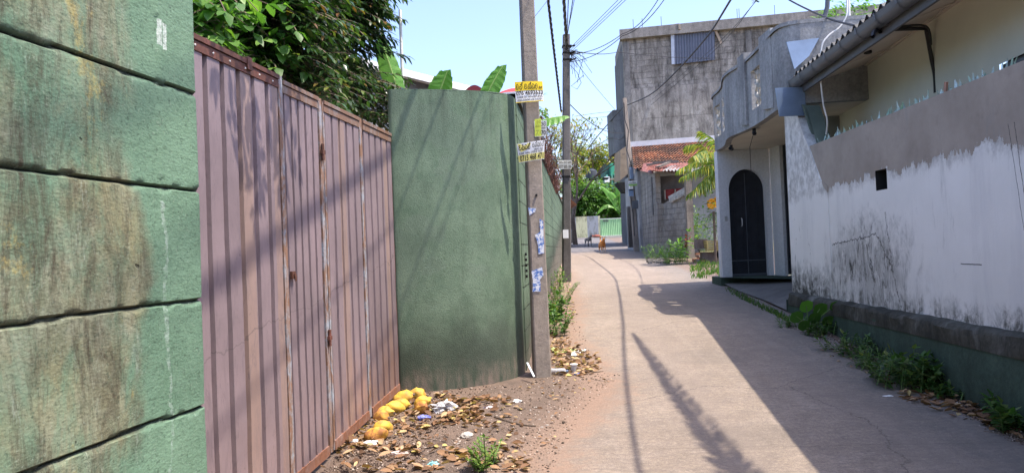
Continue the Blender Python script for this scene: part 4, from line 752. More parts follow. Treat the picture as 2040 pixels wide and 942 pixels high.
# ================= POLES =================
def pole(name,lab,base,top,wb,wt,mat,rot=0,cut=.22,group='concrete utility poles'):
    t=T(name,lab,'utility pole',base,group); mb=MB(); X=V((math.cos(rot),math.sin(rot),0)); Y=V((-math.sin(rot),math.cos(rot),0)); b0=V(base)-V((0,0,.25)); n=26
    c=cut
    sec=[(-1,-1+c),(-1+c,-1),(1-c,-1),(1,-1+c),(1,1-c),(1-c,1),(-1+c,1),(-1,1-c)]
    def P(i,j):
        u=i/(n-1); p=lerp(b0,V(top),u); w_=lerp(wb,wt,u)/2; a,b=sec[j%8]; k=1+.02*nz(u*30,j*1.3); return p+X*(a*w_*k)+Y*(b*w_*k*.9)
    mb.grid(P,n,9); mb.add([P(n-1,k) for k in range(8)],[tuple(range(8))]); t.part('shaft',mb,mat); t.P=P; return t
pb=PY(1080,752,7.37); tp=PY(1049,0,7.37); ptop=pb+(tp-pb)*(6.3/(tp.z-pb.z)); pb.z=Z(7.37)
wdt=lambda u:lerp(.172,.118,u)
p1=pole('utility_pole','tall leaning concrete pole carrying yellow and white posters beside the rounded wall',pb,ptop,.172,.118,MAT['conc'],R(9),.16)
mb=MB(); mb.box(ptop+V((0,0,-.35)),(.35,.08,.08)); p1.part('bracket',mb,MAT['grey'])
mb=MB()
for zz in (2.05,): q=pb.lerp(ptop,(zz-pb.z)/(ptop.z-pb.z)); mb.tube([q+V((.015,-.09,0)),q+V((.015,-.02,0))],.012,8)
p1.part('bolt_hole',mb,MAT['dark'])
m=M('torn_blue_poster',.7,.2); n=m.noise(24,7,.8); c=m.ramp(n,[(.40,(.05,.13,.42)),(.47,(.12,.22,.50)),(.52,(.62,.65,.70)),(.7,(.74,.74,.74))]); m.col(c); BP=m.m
def scrap(poly,y,lab):
    mb=MB(); pts=[]
    for i in range(len(poly)):
        a,b=poly[i],poly[(i+1)%len(poly)]
        for k in range(5): u=k/5; pts.append((lerp(a[0],b[0],u)+1.3*nz(i*3.1+k,a[1]),lerp(a[1],b[1],u)+1.6*nz(i*2+k*1.7,a[0])))
    def onp(px,py):
        d=ray(px,py); # front face of pole 1 : rotated plane
        q=pb.lerp(ptop,.2); X=V((math.cos(R(9)),math.sin(R(9)),0)); N=V((math.sin(R(9)),-math.cos(R(9)),0)); up=(ptop-pb).normalized(); N=X.cross(up).normalized(); N=N if N.y<0 else -N
        base=pb+N*.0; 
        t=(base-EYE).dot(N)/d.dot(N); p=EYE+d*t; h=(p.z-pb.z)/(ptop.z-pb.z); off=lerp(.172,.118,h)/2*.9+.006
        t=(base+N*off-EYE).dot(N)/d.dot(N); return EYE+d*t
    mb.add([onp(*p) for p in pts],[tuple(range(len(pts)))]); p1.part('poster_scrap',mb,BP,label=lab)
scrap([(1052,414),(1068,415),(1066,422),(1055,429)],7,'blue paper corner pasted on the pole')
scrap([(1075,436),(1082,440),(1083,470),(1084,505),(1073,506),(1071,485),(1066,468),(1076,462)],7,'torn blue and white poster strip')
scrap([(1059,540),(1068,536),(1080,532),(1083,548),(1076,556),(1077,580),(1061,581),(1062,560)],7,'torn blue poster at the lower pole')
b2=PY(1128,566,17.2); b2.z=Z(17.2); t2=PY(1128,70,17.2)
p2=pole('utility_pole','dark weathered concrete pole further along the green wall',b2,t2,.20,.155,MAT['darkconc'],R(6))
mb=MB(); mb.tube([t2,t2+V((0,0,.17))],.015,5); p2.part('top_rod',mb,MAT['grey'])
for k in range(3): mb=MB(); z=t2+V((0,0,-.28-.16*k)); mb.box(z,(.22,.2,.03)); mb.tube([z+V((.1,0,0)),z+V((.2,-.02,.02))],.02,6); p2.part('wire_clamp',mb,MAT['dark'])
mb=MB()
for k in range(26):
    z=t2+V((.1,-.02,-.45)); q=[z]; d=V((rnd.uniform(-.2,.9),rnd.uniform(-.4,.4),rnd.uniform(-1,.4)))
    for i in range(5): q.append(q[-1]+d*rnd.uniform(.05,.12)+V((rnd.uniform(-.05,.05),0,-.03*i*rnd.random())))
    mb.tube(q,.006,3,False)
q=[PY(x,y,17) for x,y in ((1134,128),(1150,145),(1158,165),(1150,178),(1138,172),(1152,160),(1163,150))]; mb.tube(q,.007,3,False)
q=[PY(x,y,17) for x,y in ((1134,110),(1160,104),(1162,118),(1155,140),(1150,165))]; mb.tube(q,.007,3,False)
p2.part('loose_wires',mb,MAT['cable'])
q=b2.lerp(t2,.18); mb=MB(); mb.box(PY(1127,466,17.02),(.13,.01,.2)); p2.part('paper_notice',mb,MAT['white'])
mb=MB(); q=PY(1127,352,17.2); mb.box(q,(.2,.22,.03)); p2.part('strap',mb,MAT['dark'])
b3=PY(1268,490,31.4); b3.z=Z(31.4); t3=PY(1244,196,32.6)
p3=pole('utility_pole','leaning concrete pole with meter boxes against the block shed corner',b3,t3,.24,.17,MAT['conc'],0)
for (px,py,wd,hh,mt) in ((1258,345,.14,.5,'steelblue'),(1272,350,.14,1.0,'grey'),(1257,372,.16,.35,'white'),(1257,384,.2,.3,'steelblue'),(1266,408,.3,.35,'grey')):
    mb=MB(); mb.box(PY(px,py,31.2),(wd,.12,hh)); p3.part('meter_box',mb,MAT[mt])
mb=MB(); q=[PY(x,y,31.2) for x,y in ((1243,205),(1245,240),(1252,260),(1249,300),(1258,330),(1255,380),(1262,430),(1264,470))]; mb.tube(q,.02,4,False); p3.part('cable_run',mb,MAT['cable'])
mb=MB()
for (px,py,wd,hh,dd) in ((1262,452,.5,1.8,0),(1268,470,.7,.9,0)): mb.box(PY(px,py,32.0),(wd,.3,hh))
one('junk_stack',mb,MAT['darkconc'],'dark heap of boards and blocks leaning at the foot of the third pole','rubbish',b3+V((0,.2,0)))
# ================= SIGNS =================
GL={'r':[[(.12,.6),(.28,.8),(.6,.84),(.8,.62),(.78,.25),(.5,.0),(.18,.08),(.1,.35),(.28,.5),(.48,.42)]],
'n':[[(.38,.42),(.2,.52),(.06,.3),(.2,.04),(.6,.0),(.9,.2),(.92,.58),(.72,.84),(.42,.76)]],
't':[[(.3,.42),(.16,.5),(.04,.26),(.22,.02),(.46,.16),(.47,.45),(.52,.14),(.76,.0),(.96,.3),(.86,.7),(.55,.86),(.22,.76)]],
'u':[[(.72,.8),(.34,.88),(.16,.66),(.5,.5),(.18,.42),(.06,.16),(.4,0),(.84,.1),(.92,.38)]],
'k':[[(.3,.5),(.08,.34),(.2,.02),(.45,.12),(.5,.5),(.55,.12),(.8,0),(.97,.3),(.82,.6),(.5,.66),(.3,.9),(.75,.92)]],
's':[[(.3,.55),(.06,.34),(.25,.0),(.5,.2),(.5,.5),(.5,.14),(.75,.0),(.97,.2),(.95,.55),(.72,.85),(.4,.7),(.58,.5)]],
'b':[[(.5,.4),(.25,.5),(.1,.25),(.35,.0),(.8,.05),(.95,.4),(.75,.8),(.3,.85),(.1,.65)]],
'o':[[(.5,.25),(.3,.4),(.12,.22),(.3,.05),(.5,.25)]],
'd':[[(.85,.6),(.6,.5),(.9,.3),(.6,.0),(.2,.1),(.1,.45),(.35,.75),(.8,.85)]],'i':[[(.15,.2),(.15,.85),(.4,.9)]],'e':[[(.1,.5),(.4,.6),(.6,.4),(.35,.1),(.1,.3),(.1,.8)]]}
HAL=[(.78,.8),(.86,1.12),(1.02,1.14),(1.0,.95),(.82,.92)]
def smooth(pts,k=4):
    o=[]
    for i in range(len(pts)-1):
        p0,p1,p2_,p3_=pts[max(i-1,0)],pts[i],pts[i+1],pts[min(i+2,len(pts)-1)]
        for s in range(k):
            t=s/k; o.append(tuple(.5*((2*p1[c])+(-p0[c]+p2_[c])*t+(2*p0[c]-5*p1[c]+4*p2_[c]-p3_[c])*t*t+(-p0[c]+3*p1[c]-3*p2_[c]+p3_[c])*t**3) for c in (0,1)))
    o.append(pts[-1]); return o
class Sign:
    def __init__(s,name,lab,corners,group,bend=0,m=None,th=.004):
        s.c=corners; s.bend=bend; a,b,c,d=corners; s.n=(b-a).cross(d-a).normalized(); s.n=s.n if s.n.y<0 else -s.n
        s.t=T(name,lab,'sign',(a+b+c+d)/4,group); mb=MB(); mb.grid(lambda i,j:s.at(i/10,j/4,0),11,5); n=len(mb.v); mb.grid(lambda i,j:s.at(i/10,j/4,-th),11,5); s.board=s.t.part('board',mb,m or MAT['white'])
    def at(s,u,v,o=0):
        a,b,c,d=s.c; p=lerp(lerp(a,b,u),lerp(d,c,u),v); return p+s.n*(o+s.bend*(1-(2*u-1)**2))
    def patch(s,poly,mat,o=.002,name='colour_field'):
        mb=MB(); mb.add([s.at(u,v,o) for u,v in poly],[tuple(range(len(poly)))]) if len(poly)!=4 else mb.grid(lambda i,j:s.at(lerp(lerp(poly[0][0],poly[1][0],i/8),lerp(poly[3][0],poly[2][0],i/8),j),lerp(lerp(poly[0][1],poly[1][1],i/8),lerp(poly[3][1],poly[2][1],i/8),j),o),9,2); s.t.part(name,mb,mat,s.board)
    def write(s,txt,u0,v0,u1,v1,mat,wt=.10,sp=1.08):   # Sinhala strokes; '^' adds the hal sign, ' ' a space; v0 top, v1 baseline
        L=sum(.45 if ch==' ' else 0 if ch=='^' else (.55 if ch in 'oie' else sp) for ch in txt); x=0; mb=MB(); k=(u1-u0)/L
        def stroke(pts,x0):
            pts=smooth(pts); 
            for (a,b),(c,d) in zip(pts,pts[1:]):
                l=math.hypot(c-a,d-b) or 1; nx,ny=-(d-b)/l*wt/2,(c-a)/l*wt/2; ex,ey=(c-a)/l*.03,(d-b)/l*.03
                q=[(a+nx-ex,b+ny-ey),(c+nx+ex,d+ny+ey),(c-nx+ex,d-ny+ey),(a-nx-ex,b-ny-ey)]
                mb.add([s.at(u0+(x0+X)*k,v1-(v1-v0)*Y,.005+.0002*(len(mb.v)%7)) for X,Y in q],[(0,1,2,3)])
        last=0
        for ch in txt:
            if ch==' ': x+=.45; continue
            if ch=='^': stroke(HAL,last); continue
            last=x
            for g in GL[ch]: stroke(g,x)
            x+=.55 if ch in 'oie' else sp
        s.t.part('lettering',mb,mat,s.board)
    def digits(s,txt,u0,v0,u1,v1,mat,bold=.02):
        cu=bpy.data.curves.new('t','FONT'); cu.body=txt; cu.offset=bold; cu.resolution_u=3; o=bpy.data.objects.new('t',cu); COL.objects.link(o); bpy.context.view_layer.update()
        me=o.evaluated_get(bpy.context.evaluated_depsgraph_get()).to_mesh(); xs=[v.co.x for v in me.vertices]; ys=[v.co.y for v in me.vertices]; x0,x1,y0,y1=min(xs),max(xs),min(ys),max(ys)
        mb=MB(); mb.add([s.at(lerp(u0,u1,(v.co.x-x0)/(x1-x0)),lerp(v1,v0,(v.co.y-y0)/(y1-y0)),.0055) for v in me.vertices],[tuple(p.vertices) for p in me.polygons]); o.to_mesh_clear(); bpy.data.objects.remove(o); s.t.part('lettering',mb,mat,s.board)
YEL=simple('sign_yellow',(.85,.60,.02),.6,.05); INK=simple('ink_black',(.015,.015,.018),.7); YG=simple('sign_lime',(.58,.66,.08),.6,.1); WSG=simple('sign_white',(.80,.80,.78),.6,.05); PYEL=simple('sign_pale_yellow',(.80,.72,.22),.6,.08)
gs='roadside adverts nailed to the poles'
s=Sign('poster','yellow topped white advert highest on the near pole',[PY(1025,164,7.22),PY(1081,162.5,7.20),PY(1083,202,7.18),PY(1028,206,7.20)],gs,.012,WSG)
s.patch([(0,0),(1,0),(1,.44),(0,.44)],YEL); s.patch([(0,.96),(1,.96),(1,1),(0,1)],YEL)
s.write('rn^ rt^troo',.03,.10,.97,.37,INK,.13); s.digits('076 4693633',.03,.45,.99,.66,INK); s.write('utrs tni kbonkd^ sbro',.06,.70,.98,.79,INK,.15); s.write('dbto ukts ont dsnkio',.06,.84,.98,.93,INK,.15)
s=Sign('poster','white advert with oval yellow corner, lower on the near pole',[PY(1029.5,287,7.18),PY(1085,279,7.16),PY(1084,317,7.16),PY(1034,325,7.18)],gs,.012,WSG)
s.patch([(.02+.0*k,.0) if k==0 else (.02+.48*math.cos(math.pi/2-math.pi/2*k/8) ,.42*math.sin(math.pi/2-math.pi*k/16)+.05) for k in range(9)]+[(.02,.02)],PYEL); s.patch([(0,.62),(1,.62),(1,.97),(0,.97)],PYEL)
s.write('ukts^',.05,.08,.48,.36,INK,.15); s.write('rt^trn^',.55,.06,.98,.30,INK,.13); s.write('sbro eto',.62,.37,.95,.45,INK,.16); s.write('ubsi bsto ntrs drbi',.05,.48,.95,.58,INK,.15); s.digits('0715 468 471',.06,.64,.97,.95,INK)
s=Sign('poster','half hidden white advert ending in 70 behind a lime strip',[PY(1064,242,7.30),PY(1089,240,7.28),PY(1088,271.5,7.28),PY(1066,273,7.30)],gs,0,WSG)
s.write('ndl'.replace('l','b'),.30,.06,.97,.32,INK,.16); s.write('nbt',.5,.40,.95,.52,INK,.16); s.digits('70',.55,.62,.97,.92,INK)
s=Sign('poster','lime green paper strip on the right edge of the near pole',[PY(1065,238,7.2),PY(1078,236,7.2),PY(1078.5,271,7.2),PY(1065.5,272,7.2)],gs,0,YG)
INKF=simple('ink_faded',(.30,.34,.06),.7)
s.write('rd',.3,.08,.95,.26,INKF,.16); s.write('ktn',.1,.36,.95,.48,INKF,.16); s.digits('71',.2,.66,.9,.9,INKF)
s=Sign('poster','small white phone number advert on the second pole',[PY(1112,319.5,16.95),PY(1139,319,16.95),PY(1139,336.5,16.95),PY(1113,337,16.95)],gs,0,simple('sign_dirty',(.62,.60,.50),.7,.15))
s.write('bro dl td'.replace('l','n'),.05,.10,.97,.36,INK,.15); s.digits('0777 805 100',.04,.55,.97,.92,INK)
s=Sign('poster','pale green notice on the third pole beside the meter boxes',[PY(1252,361,31.05),PY(1269,360,31.05),PY(1269,370,31.05),PY(1253,371,31.05)],gs,0,WSG); s.patch([(0,.6),(1,.6),(1,1),(0,1)],simple('sign_green',(.25,.45,.12),.7))
s.write('rtn^krs',.08,.2,.92,.5,INK,.16)
# ================= CABLES =================
def cable(lab,pts,r=.008,mat='cable',sag=0,n=24,twist=0,grp='overhead wires',name='overhead_cable',cat='cable'):
    out=[]; seg=len(pts)-1
    for k in range(seg):
        a,b=V(pts[k]),V(pts[k+1])
        for i in range(n): u=i/n; p=lerp(a,b,u); p.z-=sag*4*u*(1-u); out.append(p)
    out.append(V(pts[-1])); mb=MB()
    if twist:
        for ph in range(3):
            mb.tube([p+V((math.cos(i*.9+ph*2.1),0,math.sin(i*.9+ph*2.1)))*r*.6 for i,p in enumerate(out)],r*.6,4,False)
    else: mb.tube(out,r,5,False)
    return one(name,mb,MAT[mat],lab,cat,out[0],grp)
cable('thick twisted black cable dropping from the near pole past the second pole',[ptop+V((.05,0,-.1)),PY(1118,222,17.1)],.022,sag=.05,n=110,twist=1)
T2=t2+V((0,0,-.35))
cable('black service bundle running overhead from the second pole toward the viewer',[T2,V((.50,6.5,6.45)),V((.45,3,6.4)),V((.45,-6,6.3))],.030,sag=.0,n=60,twist=1)
cable('overhead wire just right of the thick bundle from the second pole top',[T2+V((0,0,.1)),V((.82,6.6,6.55)),V((.85,-6,6.5))],.010)
cable('third of the parallel wires climbing from the second pole top',[T2+V((0,0,.2)),V((1.2,6.6,6.6)),V((1.25,-6,6.5))],.010)
cable('faint outer wire climbing from the second pole top',[T2+V((0,0,.25)),V((1.4,6.6,6.8)),V((1.5,-6,6.7))],.006)
for k,(px,lab) in enumerate(((1232,'left'),(1240,'middle'),(1247,'right'))):
    cable('%s strand of the three thin wires fanning right from the second pole'%lab,[T2+V((.05,0,-.05*k)),PY(px,0,14),PY(px+75,-90,12)],.0055,n=10)
cable('black drop wire curving right across the grey building top, upper one',[T2+V((.05,0,-.1)),PY(1240,68,15.5),PY(1311,0,14),PY(1350,-60,12)],.008,n=10,sag=.12)
cable('black drop wire curving right across the grey building top, lower one',[T2+V((.05,0,-.3)),PY(1240,72,15.5),PY(1323,0,14),PY(1360,-60,12)],.008,n=10,sag=.12)
cable('thin wire running level from the second pole to the grey building',[T2,PY(1230,104,30),PY(1440,116,37.3)],.012,n=8,sag=.1)
# cable crossing in front of the building; its shadow falls along the lane
A0=V((3.45,4.1,5.75)); K=V((4.05,13.3,5.95)); Q=PY(1246,211,33.5)
cable('heavy black cable swooping from the upper right to the grey building corner',[V((3.1,-6,5.7)),A0,K,Q],.022,sag=0,n=2)
COL.objects.unlink(bpy.data.objects[[o.name for o in COL.objects if o.get('label','').startswith('heavy black cable')][0]])
def bez(pts,n):
    o=[]
    for i in range(len(pts)-1):
        p0,p1_,p2_,p3_=[V(pts[max(0,min(len(pts)-1,i+d))]) for d in (-1,0,1,2)]
        for k in range(n):
            t=k/n; o.append(.5*((2*p1_)+(-p0+p2_)*t+(2*p0-5*p1_+4*p2_-p3_)*t*t+(-p0+3*p1_-3*p2_+p3_)*t**3))
    o.append(V(pts[-1])); return o
def cable2(lab,pts,r,mat='cable',n=14,grp='overhead wires',name='overhead_cable',cat='cable'):
    o=bez(pts,n); mb=MB(); mb.tube(o,r,5,False); return one(name,mb,MAT[mat],lab,cat,o[0],grp)
cable2('heavy black cable swooping from the upper right to the grey building corner',[V((2.7,-6,5.65)),V((3.12,4.1,5.72)),PY(1456,0,13.6),PY(1400,84,17.5),PY(1330,160,23),PY(1290,192,28),PY(1246,211,33.5)],.022)
cable2('thin pair wire rising to the green insulator above the building, upper',[PY(1300,198,34),PY(1420,96,22),PY(1506,3,14),PY(1530,-40,12)],.007)
cable2('thin pair wire rising to the green insulator above the building, lower',[PY(1297,210,34),PY(1420,104,22),PY(1503,6,14),PY(1526,-40,12)],.007)
mb=MB(); q=PY(1505,3,14)
for k in range(9): mb.leaf(q,V((rnd.uniform(-1,1),rnd.uniform(-1,1),rnd.uniform(-.4,.6))),V((0,0,1)),.09,.04)
one('wire_epiphyte',mb,MAT['leafdark'],'tiny green tuft clinging to the thin wires in the sky','plant',q,smooth='leaf')
cable2('black wire hanging from the bay down left over the trees',[PY(1243,212,33.5),PY(1215,243,40),PY(1180,285,50),PY(1150,330,55)],.03)
cable2('sagging wire from the second pole to the third pole above the bare tree',[PY(1133,206,17.2),PY(1170,240,22),PY(1210,262,28),PY(1246,266,34)],.012)
cable2('lower sagging wire meeting the third pole bracket',[PY(1247,268,34),PY(1235,278,36),PY(1215,276,40),PY(1190,290,50)],.018)
cable2('long thin wire far behind the bare tree',[PY(1134,300,17.2),PY(1180,318,30),PY(1215,312,50),PY(1244,307,36)],.014)
for k,(y0,y1) in enumerate(((232,222),(240,232),(262,256),(300,288))):
    cable2(['uppermost','second','third','lowest'][k]+' of the faint wires crossing the far sky by the third pole',[PY(1145,y0,60),PY(1195,(y0+y1)/2-2,58),PY(1240,y1,56)],.014)
cable2('faint slanting wire in the open sky left of the grey building',[T2,PY(1175,160,22),PY(1237,233,34)],.007)
cable2('thin wire leaving the near pole to the upper right',[PY(1064,35,7.3),PY(1078,18,8),PY(1092,0,9),PY(1110,-25,10)],.003)
cable2('black cable sagging onto the grey gutter from above the porch',[PY(1540,-18,13),PY(1590,10,11.5),PY(1650,37,9.8),PY(1704,52,8.5)],.014)
cable2('white loose cable looping down from the roof to the glass topped wall',[PY(1685,-40,9.4),PY(1688,22,9.3),PY(1675,52,9.3),PY(1650,72,9.3),PY(1637,95,9.3),PY(1635,150,9.3),PY(1640,205,9.3),PY(1648,240,9.3),PY(1646,268,9.4)],.010,'cablew',grp='house wiring')
cable2('thick black conduit along the soffit and down the cream wall',[PY(1739,74,7.15),PY(1744,62,7.25),PY(1765,60,7.45),PY(1810,58,7.62),PY(1843,58,7.82),PY(1846,66,7.86),PY(1856,120,7.9),PY(1862,150,7.9),PY(1864,185,7.9)],.022,grp='house wiring')
cable2('thin black wire beside the thick conduit on the soffit',[PY(1752,66,7.3),PY(1790,55,7.5),PY(1845,53,7.75),PY(1855,90,7.85)],.012,grp='house wiring')
b4=PY(1688,60,10.6); mb=MB(); mb.tube([b4+V((0,0,-1)),PY(1688,-60,10.6)],.03,8); one('antenna_pipe',mb,MAT['cablew'],'thin white pipe standing above the gutter at the porch','pipe',b4,smooth=True)
mb=MB(); mb.tube([PY(1635,75,10.8),PY(1641,40,10.8),PY(1648,15,10.8),PY(1650,-30,10.8)],.035,8); one('bent_conduit',mb,MAT['grey'],'grey bent conduit rising from the porch roof','pipe',PY(1635,75,10.8),smooth=True)
# ================= VEGETATION HELPERS =================
def sprig(mb,p,d,L,n,ll,lw,droop=.5,two=True,sb=None,r0=None,jit=.3):
    p=V(p); d=V(d).normalized(); q=p.copy(); st=[q.copy()]; 
    for i in range(n):
        d=(d+V((0,0,-droop/n))).normalized(); q=q+d*(L/n); st.append(q.copy()); side=d.cross(V((0,0,1))); side=side.normalized() if side.length>.01 else V((1,0,0))
        for s_ in ((1,-1) if two else (rnd.choice((1,-1)),)):
            ld=(d*.5+side*s_*.8+V((rnd.uniform(-jit,jit),rnd.uniform(-jit,jit),rnd.uniform(-.55,.15)))).normalized()
            mb.leaf(q,ld,V((rnd.uniform(-.3,.3),rnd.uniform(-.3,.3),1)),ll*rnd.uniform(.7,1.25),lw*rnd.uniform(.8,1.2),r=(rnd.random() if r0 is None else min(1,max(0,r0+rnd.uniform(-.15,.15)))))
    mb.leaf(q,d,V((0,0,1)),ll,lw)
    if sb is not None: sb.tube(st,.004,3,False)
def crown(mb,c,rad,n,ll,lw,clumps=14,sb=None,flat=1,nl=5,sp=.5,r0=None):
    c=V(c); cl=[]
    for k in range(clumps):
        d=V((rnd.gauss(0,1),rnd.gauss(0,1),rnd.gauss(0,1))).normalized()*rnd.uniform(.35,.95); cl.append((c+V((d.x*rad.x,d.y*rad.y,d.z*rad.z)),rnd.uniform(.22,.42)))
    for k in range(n):
        cc,s_=rnd.choice(cl); d=V((rnd.gauss(0,1),rnd.gauss(0,1),rnd.gauss(0,.8))).normalized(); p=cc+V((d.x*rad.x,d.y*rad.y,d.z*rad.z))*s_*rnd.random()**.4
        sprig(mb,p,d+V((0,0,.1)),ll*nl*sp,nl,ll,lw,.8,True,sb,r0)
    return cl
def limb(mb,a,b,r0,r1,n=6,w_=.12):
    a=V(a);b=V(b); L=(b-a).length; pts=[lerp(a,b,i/n)+V((nz(i*.9,a.x),nz(i*.8,a.y,3),0))*L*w_*(0 if i in (0,n) else 1) for i in range(n+1)]; mb.tube(pts,[lerp(r0,r1,i/n) for i in range(n+1)],7); return pts
def tree(name,lab,base,cc,rad,n,ll,lw,mat,tr=.15,clumps=14,group=None,nl=5,sp=.5,cat='tree'):
    t=T(name,lab,cat,base,group); mb=MB(); cl=crown(mb,cc,V(rad),n,ll,lw,clumps,nl=nl,sp=sp); t.part('crown',mb,mat,smooth='leaf')
    tb=MB(); top=V(cc)+V((0,0,-rad[2]*.3)); limb(tb,V(base)-V((0,0,.1)),top,tr,tr*.5)
    for c,s_ in cl: limb(tb,lerp(V(base),top,rnd.uniform(.6,1)),c,tr*.4,tr*.08)
    t.part('trunk',tb,MAT['bark'],smooth=True); return t
def bleaf(t,a,b,wid,lift,face=None,fold=.3,tear=0,mat='banana',name='leaf',n=26):
    """banana blade from a to b, arching by lift, width wid"""
    a=V(a);b=V(b); d=(b-a); X=d.cross(face if face else V((0,-1,0))).normalized(); N=X.cross(d).normalized()
    mb=MB()
    def P(i,j):
        u=i/(n-1); v=j/8-.5; w_=wid*(max(0,math.sin(math.pi*min(1,(u*.93+.05))))**.55); p=lerp(a,b,u)+V((0,0,lift*4*u*(1-u)))
        tt=tear*.09*wid*4*nz(i*1.9,5 if j>4 else 0)*abs(v)*2
        return p+X*(v*w_)+N*(-fold*abs(v)*w_)+d.normalized()*(tt-abs(v)*w_*.25)+N*.012*math.sin(i*1.7)*abs(v)
    mb.grid(P,n,9); o=t.part(name,mb,MAT[mat]); rb=MB(); rb.tube([lerp(a,b,i/10)+V((0,0,lift*4*(i/10)*(1-i/10)))-N*.012 for i in range(11)],[lerp(.022,.005,i/10)*wid*2.4 for i in range(11)],5); t.part('midrib',rb,MAT['stem'],o,smooth=True); return o
def palmfrond(t,a,mid,b,L,nl=34,mat='palm',name='frond',w_=.03,droop=.6,fwd=.7,tap=0):
    pts=bez([a,mid,b],12); mb=MB(); n=len(pts)
    for k in range(nl):
        u=.12+.88*k/nl; i=int(u*(n-1)); p=lerp(pts[i],pts[min(i+1,n-1)],u*(n-1)-i); d=(pts[min(i+1,n-1)]-pts[max(i-1,0)]).normalized(); side=d.cross(V((0,0,1))).normalized(); l=L*math.sin(math.pi*(.12+.83*u))**.6*((1-u)**tap*.92+.08)
        for s_ in (1,-1):
            q=(side*s_*rnd.uniform(.6,1.3)+d*fwd+V((0,0,-droop*rnd.uniform(.5,1.3)))).normalized(); rr_=rnd.random()
            m1=p+q*l*.5; q2=(q+V((0,0,-droop))).normalized(); m2=m1+q2*l*.5; x=q.cross(V((0,1,.3))).normalized()*w_*.5
            mb.add([p-x*.4,p+x*.4,m1+x,m2,m1-x],[(0,1,2,4),(4,2,3)],rr_)
    o=t.part(name,mb,MAT[mat],smooth='leaf'); rb=MB(); rb.tube(pts,[lerp(.022,.004,i/(n-1)) for i in range(n)],5); t.part('rachis',rb,MAT['leafyellow'] if 0 else MAT['stem'],o,smooth=True)
def weed(lab,base,h,n,ll,lw,mat='weed',spread=.15,group=None,name='weed',nl=6,cat='plant',r0=None,droop=.3):
    t=T(name,lab,cat,base,group); mb=MB(); sb=MB(); base=V(base)
    for k in range(n):
        p=base+V((rnd.uniform(-1,1)*spread,rnd.uniform(-1,1)*spread,0)); p.z=Z(p.y)+.01; sprig(mb,p,V((rnd.uniform(-.6,.6),rnd.uniform(-.6,.6),1)),h*rnd.uniform(.5,1.1),nl,ll,lw,droop,True,sb,r0)
    t.part('foliage',mb,MAT[mat],smooth='leaf'); t.part('stem',sb,MAT['stem']); return t
# ================= VEGETATION LEFT =================
def inpoly(x,y,P):
    c=False; j=len(P)-1
    for i in range(len(P)):
        if (P[i][1]>y)!=(P[j][1]>y) and x<(P[j][0]-P[i][0])*(y-P[i][1])/(P[j][1]-P[i][1])+P[i][0]: c=not c
        j=i
    return c
t=T('leafy_tree','dark glossy leaved tree hanging over the mauve gate','tree',gnd(-3.4,9.5))
mb=MB(); sb=MB(); PLY=[(470,-60),(700,-60),(735,-8),(720,30),(690,70),(660,105),(700,140),(745,150),(778,185),(772,240),(700,235),(600,190),(520,150)]
k=0
while k<1250:
    px,py=rnd.uniform(455,785),rnd.uniform(-60,245)
    if not inpoly(px,py,PLY): continue
    y=rnd.uniform(7.8,9.6) if px>640 else rnd.uniform(6.0,9.0); p=PY(px,py,y)
    if nz(p.x*1.6,p.y*1.6,p.z*1.6+4)<-.28: continue
    k+=1; sprig(mb,p,V((rnd.uniform(.2,1.2),rnd.uniform(-.7,.5),rnd.uniform(-.1,.35))),rnd.uniform(.25,.5),6,.105,.036,.7,True,sb,None)
for (px,py,y) in ((690,-10,8),(720,5,8),(700,40,8),(730,95,8),(650,15,7.8),(705,70,8),(680,105,8),(690,55,8),(715,20,8.2),(735,150,8.3),(640,60,7.8)):
    for q in range(3): sprig(mb,PY(px-25,py+rnd.uniform(-8,8),y),V((1,0,rnd.uniform(-.15,.25))),rnd.uniform(.35,.6),8,.12,.035,.5,True,sb,rnd.uniform(.0,.5))
t.part('crown',mb,MAT['leafdark'],smooth='leaf'); t.part('twigs',sb,MAT['bark'])
tb=MB(); b=gnd(-3.4,9.5); limb(tb,b-V((0,0,.2)),V((-3.2,9.3,2.6)),.16,.12)
for px,py,y in ((560,60,8),(640,20,8.2),(690,60,8.2),(720,180,8.2),(600,160,8),(500,20,7.6),(650,-90,8),(560,-150,7)): limb(tb,V((-3.2,9.3,rnd.uniform(2,2.6))),PY(px,py,y),.05,.012,8,.2)
for a,b_ in (((-3.2,9.2,2.6),(-2.4,6.0,5.0)),((-2.4,6.0,5.0),(-1.2,4.3,4.45)),((-1.4,4.7,4.6),(-.7,3.9,4.3))): limb(tb,V(a),V(b_),.035,.012,6,.1)
t.part('trunk',tb,MAT['bark'],smooth=True)
mb=MB()
for k in range(34): p=V((rnd.uniform(-1.3,-.75),rnd.uniform(3.75,4.7),rnd.uniform(4.0,4.6))); sprig(mb,p,V((rnd.uniform(-1,1),rnd.uniform(-1,1),-.4)),.3,4,.12,.05,.6)
t.part('overhanging_branch',mb,MAT['leafdark'],smooth='leaf')
t=T('climbing_shrub','bright green broad leaved shrub crowding the gate top at the left','shrub',gnd(-2.3,5.2))
mb=MB(); sb=MB(); k=0
while k<430:
    px,py=rnd.uniform(340,575),rnd.uniform(-70,205)
    if py>95+(px-380)*.43+8 or (px>500 and rnd.random()<.35): continue
    y=rnd.uniform(5.1 if px<470 else 5.9,6.6); p=PY(px,py,y); 
    if nz(p.x*2.2,p.y*2.2,p.z*2.2)<-.22: continue
    k+=1; sprig(mb,p,V((rnd.uniform(-.6,.9),rnd.uniform(-1,.2),rnd.uniform(-.3,.4))),rnd.uniform(.15,.3),3,.13,.082,.8,False,sb)
t.part('foliage',mb,MAT['leafbright'],smooth='leaf'); t.part('twigs',sb,MAT['bark'])
mb=MB()
